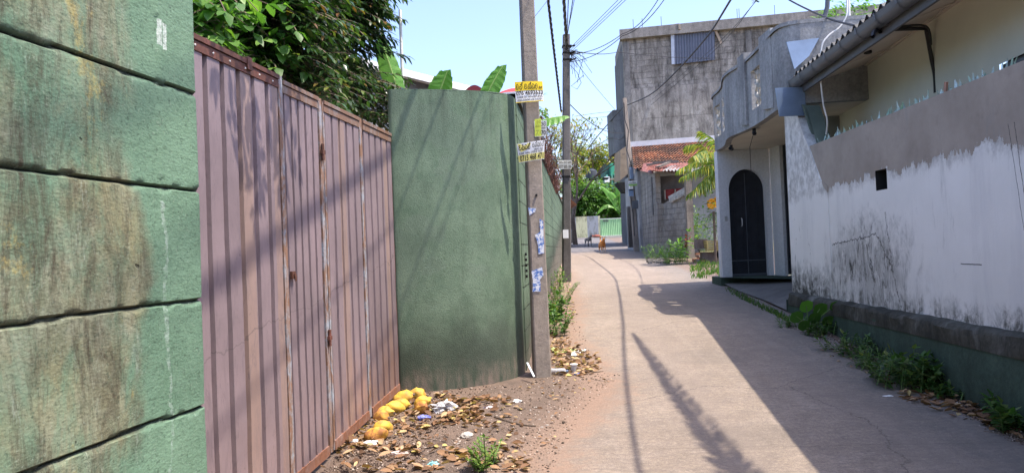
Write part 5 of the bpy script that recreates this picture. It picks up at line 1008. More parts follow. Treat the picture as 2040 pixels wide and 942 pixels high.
for k in range(320):
    px,py=rnd.uniform(350,560),rnd.uniform(-60,190)
    if py>95+(px-380)*.43: continue
    sprig(mb,PY(px,py,rnd.uniform(5.8,6.9)),V((rnd.uniform(-1,1),rnd.uniform(-1,1),.2)),.35,5,.11,.045,.6)
t.part('inner_foliage',mb,MAT['leafdark'],smooth='leaf')
tb=MB(); limb(tb,gnd(-2.3,5.2,-.1),V((-2.3,5.6,2.8)),.06,.03); t.part('stem',tb,MAT['bark'],smooth=True)
# banana plants behind the curved wall
def banana(lab,y,leaves,bx):
    t=T('banana_plant',lab,'banana plant',gnd(bx,y),'banana plants behind the green wall'); mb=MB(); top=V((bx,y,2.7)); mb.tube([gnd(bx,y,-.1),V((bx,y,1.5)),top],[.12,.10,.05],10); t.part('pseudostem',mb,MAT['stem'],smooth=True)
    for (a,b,wd,lf,fc,fd) in leaves:
        a=PY(*a,y);b=PY(*b,y); sm=MB(); sm.tube([top,lerp(top,a,.6)+V((0,0,-.05)),a],.02,6); t.part('leaf_stalk',sm,MAT['stem'],smooth=True); bleaf(t,a,b,wd,lf,fc,fd,1)
banana('banana plant whose upright leaf stands between dark tree and white pipe',8.4,[((800,205),(757,72),.26,.02,V((.5,-1,.2)),.35)],-1.3)
banana('banana plant with short folded leaf tip over the middle of the rounded wall',8.0,[((868,205),(892,140),.26,.0,V((.3,-1,.1)),.5)],-.85)
banana('banana plant with wide leaf leaning right above the rounded wall',8.2,[((962,205),(1003,130),.24,.02,V((-.2,-1,.5)),.25)],-.35)
banana('banana plant whose drooping leaf shows between the two poles',9.6,[((1060,248),(1131,231),.24,.03,V((0,-.6,1)),.5)],-.2)
# white pipe, shed roof, red canopy
q=PY(801,190,8.6); mb=MB(); mb.tube([gnd(q.x,8.6),PY(797,20,8.6)],.018,8); one('white_pipe',mb,MAT['cablew'],'tall thin white pipe standing behind the left edge of the rounded wall','pipe',gnd(q.x,8.6),smooth=True)
wh=T('warehouse','long shed with white roof edge and grey corrugated side behind the wall','warehouse',gnd(-3,14.5))
a,b=PY(640,105,13.0),PY(962,186,15.5); 
mb=MB(); mb.bar(a,b,.1,.14); wh.part('roof_edge',mb,simple('roof_edge_white',(.78,.78,.76),.6,.05))
mb=MB(); up=V((-1.2,3.5,.5)); mb.grid(lambda i,j:lerp(a,b,i/60)+up*j+V((0,0,.08+.02*math.sin(i*1.6))),61,2); wh.part('roof',mb,simple('roof_pale',(.62,.63,.62),.6,.1))
mb=MB(); mb.grid(lambda i,j:V((lerp(a,b,i/240).x-.1+.02*math.sin(i*math.pi/2),lerp(a,b,i/240).y+.25+.02*math.sin(i*math.pi/2),lerp(lerp(a,b,i/240).z-.02,1.2,j))),241,2); mb.keep=True; wh.part('side_sheet',mb,simple('side_sheet',(.20,.20,.20),.7,.2,2))
rc=T('red_canopy','small dark red arched canopy above the wall between banana leaves','canopy',PY(946,200,14)); mb=MB(); c0=PY(945,182,14); mb.grid(lambda i,j:c0+V((-.2+.4*i/14,j*.9,.0+.12*math.sin(math.pi*i/14))),15,2); mb.prism([c0+V((-.2+.4*i/14,0,.115*math.sin(math.pi*i/14))) for i in range(15)],V((0,.02,0))); rc.part('cover',mb,simple('canopy_red',(.16,.02,.03),.7,.1)); mb=MB(); mb.box(c0+V((0,.05,-1)),(.04,.04,2)); rc.part('post',mb,MAT['grey'])
rs=T('red_umbrella','red and white parasol half hidden by the near pole','umbrella',PY(1022,230,13)); c0=PY(1026,192,13); mb=MB(); mb.grid(lambda i,j:c0+V((.4*j/3*math.cos(i*math.pi/6),.4*j/3*math.sin(i*math.pi/6),.14-.14*(j/3)**1.6)),13,4); rs.part('canopy',mb,simple('umbrella_red',(.55,.04,.04),.7,.3,3)); mb=MB(); mb.grid(lambda i,j:c0+V((.405*math.cos(i*math.pi/6),.405*math.sin(i*math.pi/6),-.06*j)),13,2); rs.part('valance',mb,MAT['white']); mb=MB(); mb.tube([gnd(c0.x,13),c0+V((0,0,.1))],.015,6); rs.part('pole',mb,MAT['grey'])
tree('garden_shrub','small green shrub between the rounded wall and the near pole',gnd(.0,11.5),PY(1030,222,11.5),(.35,.5,.28),60,.09,.04,MAT['weed'],.03,6,cat='shrub')
# ================= FAR VEGETATION =================
bt=T('bare_tree','nearly leafless spreading tree beyond the second pole','tree',gnd(3.9,44)); tb=MB(); lb=MB()
def grow(p,d,L,r,depth):
    p=V(p); d=V(d).normalized(); q=p; pts=[p]
    for i in range(4): d=(d+V((rnd.uniform(-.18,.18),rnd.uniform(-.18,.18),rnd.uniform(-.02,.1)))).normalized(); q=q+d*L/4; pts.append(q)
    tb.tube(pts,[lerp(r,r*.62,i/4) for i in range(5)],4 if depth>1 else 6,False)
    if depth>=5:
        if rnd.random()<.85:
            for k in range(2): lb.leaf(q+V((rnd.uniform(-.2,.2),0,rnd.uniform(-.2,.2))),V((rnd.uniform(-1,1),rnd.uniform(-1,1),rnd.uniform(-1,.3))),V((0,0,1)),.26,.13,r=rnd.uniform(.4,1))
        return
    for k in range(3 if depth<4 else 2):
        nd=(d+V((rnd.uniform(-.85,.85),rnd.uniform(-.7,.7),rnd.uniform(-.25,.45)))).normalized(); grow(pts[rnd.choice((3,4,4))],nd,L*rnd.uniform(.62,.85),r*.6,depth+1)
bb=gnd(PY(1144,430,44).x,44); tb.tube([bb-V((0,0,.2)),bb+V((-.1,0,1.6)),bb+V((.1,0,2.6))],[.17,.13,.12],8)
for d in ((-.5,0,1),(.35,0,1),(.9,.2,.8),(-.9,0,.7),(.1,.3,1)): grow(bb+V((.1,0,2.5)),d,2.0,.075,1)
bt.part('trunk',tb,MAT['bark'],smooth=True); bt.part('sparse_leaves',lb,MAT['leafyellow'],smooth='leaf')
tree('mango_tree','dense bright green mango tree above the stained far wall',gnd(6.8,65),PY(1165,400,65),(2.7,2,2.0),650,.32,.10,MAT['leafbright'],.2,16,'trees beyond the far wall')
tree('mango_tree','dark green mango tree behind the banana palm at the far gate',gnd(9.3,68),PY(1222,402,68),(3.2,2,1.9),620,.34,.11,MAT['weedshade'],.2,14,'trees beyond the far wall')
tree('yellowing_tree','yellow green tree with orange tinged leaves left of the mango',gnd(4.0,48),PY(1128,300,48),(1.7,1.5,2.2),230,.22,.09,MAT['leafyellow'],.12,10,'trees beyond the far wall')
tree('yellowing_tree','low yellowing tree just above the mango at the lane end',gnd(6.0,70),PY(1158,368,70),(2.0,1.5,1.4),260,.28,.11,MAT['leafyellow'],.15,10,'trees beyond the far wall')
tree('broad_tree','round dark tree far off above the green house',gnd(14,115),PY(1214,332,115),(3.4,2.5,2.2),520,.45,.2,MAT['leafdark'],.3,14,'trees beyond the far wall')
tree('broad_tree','hazy olive tree behind the water tank',gnd(10,100),PY(1176,318,100),(4.2,2.5,3.0),330,.4,.18,MAT['leafyellow'],.3,16,'trees beyond the far wall')
tree('dense_shrub','low dark shrubs filling behind the stained wall at left',gnd(5.6,64),PY(1140,405,64),(1.8,1,1.6),220,.3,.12,MAT['weedshade'],.1,8,'trees beyond the far wall')
tree('dense_shrub','shaded leafy bush beneath the shop awning beside the far gate',gnd(10.4,64.5),PY(1247,410,64.5),(1.4,1,1.9),220,.3,.12,MAT['weedshade'],.1,8,'trees beyond the far wall')
t=T('banana_plant','lush banana plant with arching leaves behind the pale green gate','banana plant',gnd(9.8,64)); y=63.6; c0=PY(1238,428,y); mb=MB(); mb.tube([gnd(c0.x,y),c0],[.28,.15],8); t.part('pseudostem',mb,MAT['bark'],smooth=True)
for (px,py,lf,wd) in ((1188,392,.55,.62),(1196,372,.5,.6),(1186,432,1.0,.55),(1204,436,1.1,.55),(1232,370,.1,.8),(1244,372,.1,.7),(1262,392,.6,.6),(1268,420,.9,.6),(1212,384,.6,.6)): bleaf(t,c0+V((0,0,-.1)),PY(px,py,y+rnd.uniform(-.5,.5)),wd,lf,V((0,-.7,.8)),.3,1)
# papaya crown over the porch roof
t=T('papaya_tree','bright green papaya leaves above the house roof ridge','tree',gnd(8.2,16)); c0=PY(1712,30,16); mb=MB()
for k in range(70):
    p=c0+V((rnd.uniform(-.8,.7),rnd.uniform(-.5,.5),rnd.uniform(-.25,.3))); 
    for a in range(6): mb.leaf(p,V((math.cos(a*1.05),math.sin(a*1.05)*.6,rnd.uniform(-.3,.4))),V((0,-.5,1)),.16,.07,r=.3+.6*rnd.random())
t.part('crown',mb,MAT['leafbright'],smooth='leaf'); mb=MB(); mb.tube([gnd(c0.x,16,-.1),c0],[.12,.06],8); t.part('trunk',mb,MAT['bark'],smooth=True)
# palm by the shed, seen past the porch corner
t=T('coconut_palm','young coconut palm with yellowing fronds beside the tin roofed shed','palm',gnd(7.2,22.5)); y=22.0; c0=PY(1452,372,y); mb=MB(); mb.tube([gnd(c0.x,y,-.1),c0+V((0,0,.1))],[.2,.12],9); t.part('trunk',mb,MAT['bark'],smooth=True)
for (mx,my,ex,ey,yy) in ((1412,318,1352,338,21.6),(1405,295,1368,290,22),(1420,330,1360,352,21.2),(1430,290,1396,262,22),(1425,345,1372,388,21.4),(1470,290,1500,300,22),(1416,305,1380,312,21),(1425,350,1400,380,21.6)):
    palmfrond(t,c0,PY(mx,my,(y+yy)/2),PY(ex,ey,yy),.6,46,w_=.04,droop=.6)
# tall palm behind the viewer's right whose frond shades the lane
t=T('coconut_palm','tall coconut palm over the right house, reaching out of view above the lane','palm',gnd(9,-2)); c0=V((4.3,.6,6.75)); mb=MB(); mb.tube(bez([V((9,-2,-.1)),V((7.9,-1.5,3.9)),V((6.2,-.5,5.8)),c0],6),.14,10); t.part('trunk',mb,MAT['bark'],smooth=True)
def shp(px,py,h):   # the point at height h above the ground whose shadow falls on ground pixel
    g=PG(px,py); return g+SUN*(h/SUN.z)
palmfrond(t,c0,V((1.40,4.6,0))+SUN*(5.5/SUN.z),V((1.47,9.3,.35))+SUN*(4.7/SUN.z),.40,230,w_=.07,droop=.10,name='frond',fwd=1.5,tap=.45)
t2_=[((6.2,.9,7.1),(7.6,1.2,6.1)),((5.6,-1,7.2),(6.8,-2.4,6.2)),((4.4,-1.0,7.2),(4.6,-2.8,6.2)),((5.8,2,7.3),(7.2,3.2,6.4))]
for md,ed in t2_: palmfrond(t,c0,V(md),V(ed),.6,30,w_=.045)
# ================= WEEDS =================
def W(px,py): return PG(px,py)
for lab,px,py,h,n,ll,lw,sp in (('bright green weeds against the green wall behind the near pole',1108,668,.30,22,.06,.035,.14),('light green creeper by the wall foot just past the near pole',1108,640,.34,18,.09,.06,.14),('tall weeds at the wall foot before the second pole',1113,606,.42,20,.06,.03,.15),('yellow green weeds hugging the second pole base',1117,580,.5,20,.06,.03,.16)):
    q=W(px,py); q.x=max(q.x,long_x(q.y)+.1); weed(lab,q,h,n,ll,lw,'weed',sp,'weeds along the left wall')
weed('feathery green weed sprouting from the soil at the bottom edge',W(958,940),.22,12,.034,.02,'weed',.05,'weeds in the soil patch',nl=9,r0=.85); weed('small second weed sprig beside the feathery one',W(978,928),.19,6,.03,.018,'weed',.03,'weeds in the soil patch',nl=9,r0=.8)
t=weed('tall red stemmed weed leaning on the wall near the second pole',W(1112,612),.55,5,.03,.02,'leafyellow',.06,'weeds along the left wall')
for lab,px,py,h,n,ll,lw,sp in (('grassy tuft between the ramp and the white wall corner',1575,650,.16,16,.06,.018,.15),('low weeds at the mossy plinth start',1630,668,.20,20,.06,.035,.18),('weeds in the middle of the mossy plinth foot',1700,706,.26,26,.07,.03,.25),('dark grass clump below the middle plinth',1745,735,.22,26,.09,.014,.2),('leafy weed bush spreading over the plinth foot',1790,768,.34,32,.06,.045,.24),('bushy weed with yellowish leaves at the plinth foot',1850,775,.36,30,.07,.05,.2),('lone small weed right of the bushy plants',1895,792,.14,10,.06,.035,.12),('dark weed at the right edge under the plinth',2030,850,.22,16,.08,.05,.15)):
    q=W(px,py); q.x=min(q.x,rx(q.y)-.17); weed(lab,q,h*.8,n,ll,lw,'weedshade',sp,'weeds along the right plinth')
t=T('taro_plant','broad heart leaved plant at the corner of the green plinth','plant',W(1612,664)); c0=W(1612,664)
for k,(dx,dz,L) in enumerate(((-.02,.34,.16),(.14,.30,.17),(-.16,.22,.16),(.05,.2,.15),(.2,.16,.14),(-.1,.12,.14),(.28,.34,.13))):
    p=c0+V((dx,-.02*k,dz)); mb=MB(); mb.tube([c0,lerp(c0,p,.5)+V((0,0,.05)),p],.007,5); st=t.part('stalk',mb,MAT['stem']); mb=MB(); n=12
    mb.add([p]+[p+V((math.cos(2*math.pi*i/n)*L*.5*(.55 if i==9 else 1)*(1.15 if i in (7,11) else 1),-.3*L*math.sin(2*math.pi*i/n)-.01,L*.55*math.sin(2*math.pi*i/n)-(.12*L if i in (2,3,4) else 0))) for i in range(n)],[(0,1+i,1+(i+1)%n) for i in range(n)],r=.35+.25*(k==0)); t.part('leaf',mb,MAT['weed' if k==0 else 'weedshade'],smooth='leaf')
mb=MB()
for k in range(420):
    u=rnd.random(); px,py=lerp(1448,1572,u),lerp(578,640,u)+rnd.uniform(-5,5); q=PG(px,py); mb.leaf(q+V((0,0,-.01)),V((rnd.uniform(-.5,.5),rnd.uniform(-.5,.5),1)),V((0,1,0)),rnd.uniform(.04,.11),.012,r=rnd.random())
one('ramp_edge_grass',mb,MAT['weedshade'],'strip of short grass growing along the ramp edge','grass',gnd(4,12),smooth='leaf',kind='stuff')
mb=MB()
for k in range(900):
    px,py=rnd.uniform(1375,1437),rnd.uniform(524,556); q=PG(px,py); 
    if nz(q.x*2.5,q.y*1.6)<.02: continue
    mb.leaf(q,V((rnd.uniform(-.6,.6),rnd.uniform(-.5,.5),1)),V((0,1,0)),rnd.uniform(.06,.2),.02,r=rnd.random())
one('roadside_grass',mb,MAT['weed'],'patchy grass on the soil between shed and porch','grass',gnd(5,18),smooth='leaf',kind='stuff')
for lab,px,py,h,n,ll,lw,sp,mt in (('low feathery bush at the block shed corner',1308,517,.55,26,.11,.025,.4,'weed'),('dark leafy bush in front of the broken shed wall',1345,527,.55,30,.10,.055,.35,'weed'),('tall broad leaved plant rising before the shed wall',1356,520,1.05,9,.18,.10,.15,'leafbright'),('tangled dry creeper behind the concrete post',1400,478,1.8,26,.12,.05,.6,'leafyellow'),('green shrub below the orange flowers',1425,480,1.9,34,.14,.07,.6,'weedshade'),('climbing greenery at the left of the porch column',1432,455,2.0,26,.15,.07,.5,'weed')):
    weed(lab,W(px,py) if py>500 else PG(px,512)+V((0,3.0,0)),h,n,ll,lw,mt,sp,'plants by the shed')
t=T('flowering_shrub','shrub with a cluster of orange yellow flowers beside the porch column','shrub',gnd(6.1,22)); c0=PY(1421,408,22)
mb=MB(); sb=MB()
for k in range(40): sprig(mb,c0+V((rnd.uniform(-.3,.5),rnd.uniform(-.3,.3),rnd.uniform(-.9,.0))),V((rnd.uniform(-.6,.6),rnd.uniform(-.6,.2),.6)),.35,4,.12,.06,.4,True,sb)
t.part('foliage',mb,MAT['weed'],smooth='leaf'); mb=MB(); mb.tube([gnd(c0.x,22,-.1),c0+V((0,0,-.2))],.04,6); t.part('stem',mb,MAT['bark'])
fm=simple('flower_orange',(.85,.38,.03),.6,.3,12)
for (px,py) in ((1412,404),(1416,400),(1421,402),(1426,404),(1420,410),(1427,411),(1414,409),(1424,398),(1418,414)):
    mb=MB(); q=PY(px,py,21.7); 
    for k in range(9): mb.leaf(q,V((rnd.uniform(-1,1),rnd.uniform(-1,.3),rnd.uniform(-.6,1))),V((0,-1,0)),.09,.07)
    t.part('flower',mb,fm,smooth='leaf')
t=T('croton_plant','small plant with dark red leaves beside the concrete post','plant',W(1369,520)); mb=MB(); 
for k in range(26): mb.leaf(W(1369,520)+V((rnd.uniform(-.1,.1),0,rnd.uniform(.4,.75))),V((rnd.uniform(-1,1),rnd.uniform(-1,.3),rnd.uniform(-.3,1))),V((0,0,1)),.16,.06)
t.part('foliage',mb,leafmat('croton',[(0,(.15,.02,.02)),(1,(.3,.05,.04))],.2),smooth='leaf'); mb=MB(); mb.tube([W(1369,520),W(1369,520)+V((0,0,.7))],.015,5); t.part('stem',mb,MAT['bark'])
# ================= CLUTTER BY THE SHED =================
br=[simple('brick_red',(.38,.17,.10),.9,.3,6),simple('brick_orange',(.50,.26,.15),.9,.3,6),simple('brick_grey',(.22,.19,.17),.9,.3,6)]
for k in range(18):
    px,py=rnd.uniform(1386,1418),rnd.uniform(498,529); y=23.0+rnd.uniform(-.6,.6); p=PY(px,py,y); p.z=max(p.z,Z(y)+.05); 
    a=rnd.uniform(0,3); b=rnd.uniform(-.5,.5); X=V((math.cos(a),math.sin(a),b*.4)).normalized(); Yv=V((0,0,1)).cross(X).normalized(); mb=MB(); mb.box(p,(.26,.12,.08),(X,Yv,X.cross(Yv)))
    ht_=(py-498)/31; lab=['broken brick high in the rubble heap by the shed post','broken brick in the rubble heap by the shed post','broken brick at the foot of the rubble heap by the shed post'][min(2,int(ht_*3))]
    one('brick',mb,rnd.choice(br),'broken brick in the rubble heap between shed post and porch','brick',p,'bricks in the rubble heap')
t=T('basket','yellow slatted basket standing on a block by the porch column','basket',PY(1419,500,22.3)); 
for k in range(7):
    mb=MB(); z0=PY(1419,499-k*3.0,22.3); wd=.19+.008*k; mb.prism([z0+V((sx*wd,sy*.14,0)) for sx,sy in ((-1,-1),(1,-1),(1,1),(-1,1))],V((0,0,.032))); t.part('slat',mb,simple('basket_yellow',(.55,.42,.14),.7,.2))
for sx in (-1,0,1): mb=MB(); z0=PY(1419,500,22.3); mb.box(z0+V((sx*.18,-.17,.15)),(.03,.02,.32)); t.part('upright',mb,simple('basket_frame',(.62,.5,.2),.7))
for lab,px,py,wd,hh in (('dark red stone block under the yellow basket',1421,512,.75,.32),('pale square block on the rubble beside the post',1396,486,.34,.3),('grey block beside the basket near the porch column',1436,497,.35,.5)):
    p=PY(px,py,22.6); mb=MB(); mb.box(p,(wd,.3,hh)); one('stone_block',mb,m_old_concrete('block_'+str(px),(.30,.22,.19),(.2,.17,.15),None,.6),lab,'block',p,'loose blocks by the shed')
mb=MB()
for k in range(90):
    a=W(rnd.uniform(1292,1325),rnd.uniform(512,526)); mb.box(a+V((0,0,.03)),(rnd.uniform(.05,.14),rnd.uniform(.05,.14),.06),(V((1,.3,0)).normalized(),V((-.3,1,0)).normalized(),V((0,0,1))),rnd.random())
one('rubble',mb,simple('rubble_grey',(.20,.185,.165),.9,.3,8),'scatter of grey stones along the shed foot','stones',gnd(5,27),kind='stuff')
# ================= LITTER =================
cm=M('king_coconut',.6,.25); c=cm.mix(cm.ramp(cm.noise(14,5,.7),[(.42,0.),(.60,1.)]),(.60,.41,.06),(.44,.24,.06)); cm.col(c); cm.bump(cm.noise(40,3),.003); CY=cm.m
cm=M('coconut_rind',.7,.2); c=cm.mix(cm.ramp(cm.noise(16,6,.7),[(.42,0.),(.58,1.)]),(.60,.33,.06),(.30,.13,.05)); cm.col(c); CB=cm.m
for k,(px,py,sz,mt,lab) in enumerate(((804,790,1.1,0,'large yellow coconut at the back of the row by the wall'),(833,783,1.0,0,'rearmost yellow coconut touching the rounded wall foot'),(800,804,.9,0,'yellow coconut wedged in the middle of the row'),(786,810,.95,0,'yellow coconut below the large one in the row'),(842,799,.95,0,'yellow coconut lying right of the row beside dead leaves'),(842,810,.95,1,'browned coconut half right of the row on dead leaves'),(768,819,.85,0,'orange yellow coconut nearer the gate in the row'),(761,828,.95,1,'brown blotched coconut half close to the gate'),(763,850,.95,0,'round bright yellow coconut nearest the viewer'),(749,865,1.0,1,'cut brownish coconut half at the front of the row'))):
    g=PG(px,py+12*sz); r=.062*sz; c0=g+V((0,0,r*.75)); a=rnd.uniform(-.6,.6); X=V((math.cos(a),math.sin(a),rnd.uniform(-.3,.3))).normalized(); Yv=V((0,0,1)).cross(X).normalized(); Q=X.cross(Yv)
    t=T('coconut',lab,'coconut',g,'coconuts piled by the gate'); mb=MB(); mb.blob(c0,r*rnd.uniform(1.15,1.45),r*rnd.uniform(.9,1.05),r*.95,.22,12,1.7,k*3.1,(X,Yv,Q))
    for i,v_ in enumerate(mb.v):
        d=(v_-c0).dot(X)/r/1.3
        if d>.75: mb.v[i]=v_+X*r*.25*(d-.75)*3
        if mt==1 and (v_-c0).dot(Yv)>.1*r: mb.v[i]=v_-Yv*((v_-c0).dot(Yv)*.85)
    t.part('husk',mb,CB if mt else CY,smooth=True); mb=MB(); mb.blob(c0+X*r*(1.42 if not mt else 1.25),.014,.014,.012,.3,5); t.part('stalk_scar',mb,MAT['bark'],smooth=True)
def dl(mb,g,s_,r,flat=.6):
    a=rnd.uniform(0,6.28); d=V((math.cos(a),math.sin(a),rnd.uniform(-.1,flat*.6))); up=V((rnd.uniform(-flat,flat),rnd.uniform(-flat,flat),1)); L=s_*rnd.uniform(.7,1.3); W_=L*rnd.uniform(.35,.6); d.normalize(); x=d.cross(up).normalized(); q=x.cross(d); p=g+V((0,0,rnd.uniform(.003,.03)))
    cu=rnd.uniform(-.5,.7); rows_=[(0,.05),(.2,.7),(.45,1),(.7,.85),(.9,.4),(1,.03)]; vs=[]
    for (u,wv) in rows_:
        for sgn in (-1,0,1): vs.append(p+d*L*u+x*(sgn*W_*.5*wv)+q*(abs(sgn)*wv*W_*.35*(.6+cu)+cu*L*.35*(u-.5)**2))
    fs=[(i*3+j,(i+1)*3+j,(i+1)*3+j+1,i*3+j+1) for i in range(5) for j in range(2)]; mb.add(vs,fs,r)
mb=MB()
def scat(n,poly,s_,dens=None):
    k=0; xs=[p[0] for p in poly]; ys=[p[1] for p in poly]
    while k<n:
        px,py=rnd.uniform(min(xs),max(xs)),rnd.uniform(min(ys),max(ys))
        if not inpoly(px,py,poly): continue
        g=PG(px,py)
        if dens is not None and nz(g.x*3+7,g.y*3)<dens and rnd.random()<.85: continue
        k+=1; dl(mb,g,s_,rnd.random()**1.1,.7)
scat(250,[(775,775),(870,782),(960,812),(930,850),(800,870),(740,880),(700,870),(760,800)],.075)
scat(200,[(870,790),(1010,795),(1060,830),(960,850),(880,840)],.07,0)
scat(150,[(640,900),(720,862),(760,885),(900,900),(1010,942),(640,942)],.08,-.05)
scat(60,[(985,880),(1050,900),(1050,942),(970,942)],.075)
scat(140,[(760,850),(1120,790),(1100,900),(800,940)],.05,.05)
scat(380,[(1098,665),(1150,690),(1190,715),(1200,742),(1150,752),(1098,748)],.065)
scat(60,[(1085,745),(1240,760),(1100,800),(1020,770)],.035)
scat(90,[(1098,560),(1140,560),(1150,640),(1100,680)],.06,-.1)
scat(190,[(1800,775),(1920,800),(2040,850),(2040,880),(1930,840),(1790,795)],.07)
scat(50,[(1650,690),(1790,765),(1770,775),(1640,705)],.05)
one('fallen_leaves',mb,MAT['dry'],'dry brown leaves littering the soil beside gate and walls','leaf litter',gnd(0,6.5),smooth='leaf',kind='stuff')
mb=MB()
def crumb(g,s_):
    n=len(mb.v); mb.add([g+V((s_*a*rnd.uniform(.6,1.4),s_*b*rnd.uniform(.6,1.4),s_*c*rnd.uniform(.5,1.1)+s_*.3)) for a,b,c in ((1,0,0),(-1,0,0),(0,1,0),(0,-1,0),(0,0,1),(0,0,-1))],[(0,2,4),(2,1,4),(1,3,4),(3,0,4),(2,0,5),(1,2,5),(3,1,5),(0,3,5)],rnd.random())
PL_=[(640,942),(740,860),(800,776),(1040,768),(1100,745),(1240,745),(1160,820),(1100,942)]
for k in range(3800):
    while True:
        px,py=rnd.uniform(620,1250),rnd.uniform(745,942)
        if inpoly(px,py,PL_): break
    crumb(PG(px,py)+V((0,0,.008)),rnd.uniform(.004,.010)*(1.8 if rnd.random()<.05 else 1))
for k in range(1500):
    u=rnd.random(); px=lerp(1590,2040,u)+rnd.uniform(-15,10); py=lerp(650,880,u**1.1)+rnd.uniform(-12,12)
    if px<2045: crumb(PG(px,py)+V((0,0,.009)),rnd.uniform(.004,.011))
for k in range(900):
    px,py=rnd.uniform(1098,1200),rnd.uniform(560,760)
    if px<1120+ (py-560)*.4: crumb(PG(px,py)+V((0,0,.009)),rnd.uniform(.004,.01))
gm_=M('grit',.9,.2); gm_.col(gm_.ramp(gm_.attr('rnd'),[(0,(.05,.04,.033)),(.45,(.16,.115,.09)),(.8,(.30,.22,.17)),(1,(.5,.44,.38))]))
one('grit',mb,gm_.m,'loose grit and crumbs of soil along the lane edges','grit',gnd(0,6),smooth='leaf',kind='stuff')
# crumpled things
def crumple(lab,name,cat,px,py,rx_,ry_,rz_,mat,seed,amp=.7):
    g=PG(px,py); mb=MB(); mb.blob(g+V((0,0,rz_*.6)),rx_,ry_,rz_,amp,9,3.2,seed); return one(name,mb,mat,lab,cat,g)
plm=M('plastic_film',.25,.6); plm.col((.72,.72,.74,1)); plm.b.inputs['Transmission Weight'].default_value=.45; plm=plm.m
crumple('crumpled clear plastic bag with blue print among the dead leaves','plastic_bag','bag',885,818,.10,.09,.05,plm,1); 
g=PG(845,836); mb=MB(); mb.blob(g+V((.0,0,.02)),.055,.04,.02,.6,8,3,9); one('printed_wrapper',mb,simple('wrapper_blue',(.16,.18,.50),.4,.9,28),'blue and white printed wrapper lying by the clear bag','wrapper',g)
crumple('pair of crumpled white tissues near the front coconut','tissue','paper',738,885,.05,.035,.02,MAT['white'],3); crumple('white rolled tissue left of the front coconuts','tissue','paper',704,880,.035,.02,.015,MAT['white'],4); crumple('long folded white tissue beside the cut coconut','tissue','paper',757,872,.045,.012,.012,MAT['white'],5)
crumple('bright blue and white crumpled wrapper at the bottom of the soil patch','blue_wrapper','wrapper',863,928,.035,.025,.02,simple('cyan_white',(.25,.62,.75),.5,.8,30),6); crumple('white and red wrapper scrap with yellowing leaf','torn_wrapper','wrapper',795,906,.06,.03,.02,simple('white_red',(.62,.45,.40),.6,.8,30),7)
crumple('pinkish paper scrap lying right of the leaf pile','paper_scrap','paper',975,814,.05,.025,.015,simple('pink_white',(.70,.58,.58),.7,.5,30),8); crumple('white scrap beside the far twig','paper_scrap','paper',1030,802,.04,.025,.02,MAT['white'],11)
crumple('flat pale stone between leaves in front of the wall','stone','stone',930,872,.05,.04,.03,simple('stone_pale',(.45,.42,.37),.9,.2,9),12,.2)
for k in range(16):
    px,py=rnd.uniform(700,1120),rnd.uniform(800,930); g=PG(px,py); mb=MB(); mb.blob(g+V((0,0,.008)),rnd.uniform(.01,.022),.012,.011,.3,5,2,k); one('pebble',mb,simple('pebble%d'%k,(.3,.27,.24),.9) if k<2 else bpy.data.materials['pebble0'],'small pebble lying loose on the bare soil patch','pebble',g,'pebbles on the soil')
def twig(lab,pts,r): q=[PG(x,y)+V((0,0,r+.008)) for x,y in pts]; mb=MB(); mb.tube(q,[r*lerp(1,.5,i/(len(q)-1)) for i in range(len(q))],5); one('twig',mb,MAT['bark'],lab,'twig',q[0],'fallen twigs')
twig('long bent twig lying right of the leaf pile',[(985,833),(1010,842),(1040,850),(1068,852)],.011); twig('thin straight twig behind the plastic bag',[(898,800),(920,801),(933,803)],.008); twig('fine twig near the wall foot',[(952,793),(970,786)],.004); twig('curved dark twig ending the litter by the near pole',[(1168,738),(1185,744),(1202,742)],.008); twig('slanting twig in the front leaves',[(812,900),(840,908),(855,912)],.005); twig('pale stick beside the white tissues',[(712,907),(728,900),(745,895)],.006)
twig('thin dry stick on the soil at the right plinth end',[(1960,862),(1995,868),(2030,870)],.006)
# things by the near pole
g=PG(1128,704); mb=MB(); mb.grid(lambda i,j:PG(1098+50*i/12,697+11*j/5*(1-abs(i/12-.4)))+V((0,0,.02+.018*nz(i*.7,j*.9)+.012*math.sin(i))),13,6); one('green_plastic_sheet',mb,simple('pale_lime_plastic',(.50,.56,.22),.4,.1),'pale lime plastic sheet lying on leaves beside the near pole','plastic sheet',g)
g=PG(1152,703); mb=MB(); mb.grid(lambda i,j:PG(1138+30*i/10,706-7*i/10+9*j/5*(1-abs(i/10-.3)))+V((0,0,.025+.02*nz(i*.9,j*.8,4))),11,6); one('white_plastic_scrap',mb,simple('plastic_white',(.72,.70,.68),.4,.1),'crumpled white plastic scrap right of the lime sheet','plastic scrap',g)
g=PG(1142,742); t=T('plastic_cup','crushed clear plastic cup standing in the leaves by the near pole','cup',g); mb=MB(); mb.tube([g+V((0,0,.0)),g+V((0.003,0,.035)),g+V((.01,0,.085))],[.026,.03,.036],12,False); t.part('body',mb,plm,smooth=True); mb=MB(); mb.tube([g+V((.01,0,.083)),g+V((.01,0,.089))],.039,12); t.part('lid',mb,MAT['white'])
g=PG(1112,746); t=T('plastic_bottle','dusty crushed plastic bottle lying against the near pole foot','bottle',g); X=V((1,-.25,0)).normalized(); mb=MB(); mb.tube([g+V((0,0,.035))+X*k for k in (-.11,-.08,-.02,.03,.07,.085)],[.02,.034,.028,.034,.03,.012],10); t.part('body',mb,plm,smooth=True); mb=MB(); mb.tube([g+V((0,0,.035))+X*.085,g+V((0,0,.035))+X*.105],.014,8); t.part('cap',mb,MAT['steelblue'])
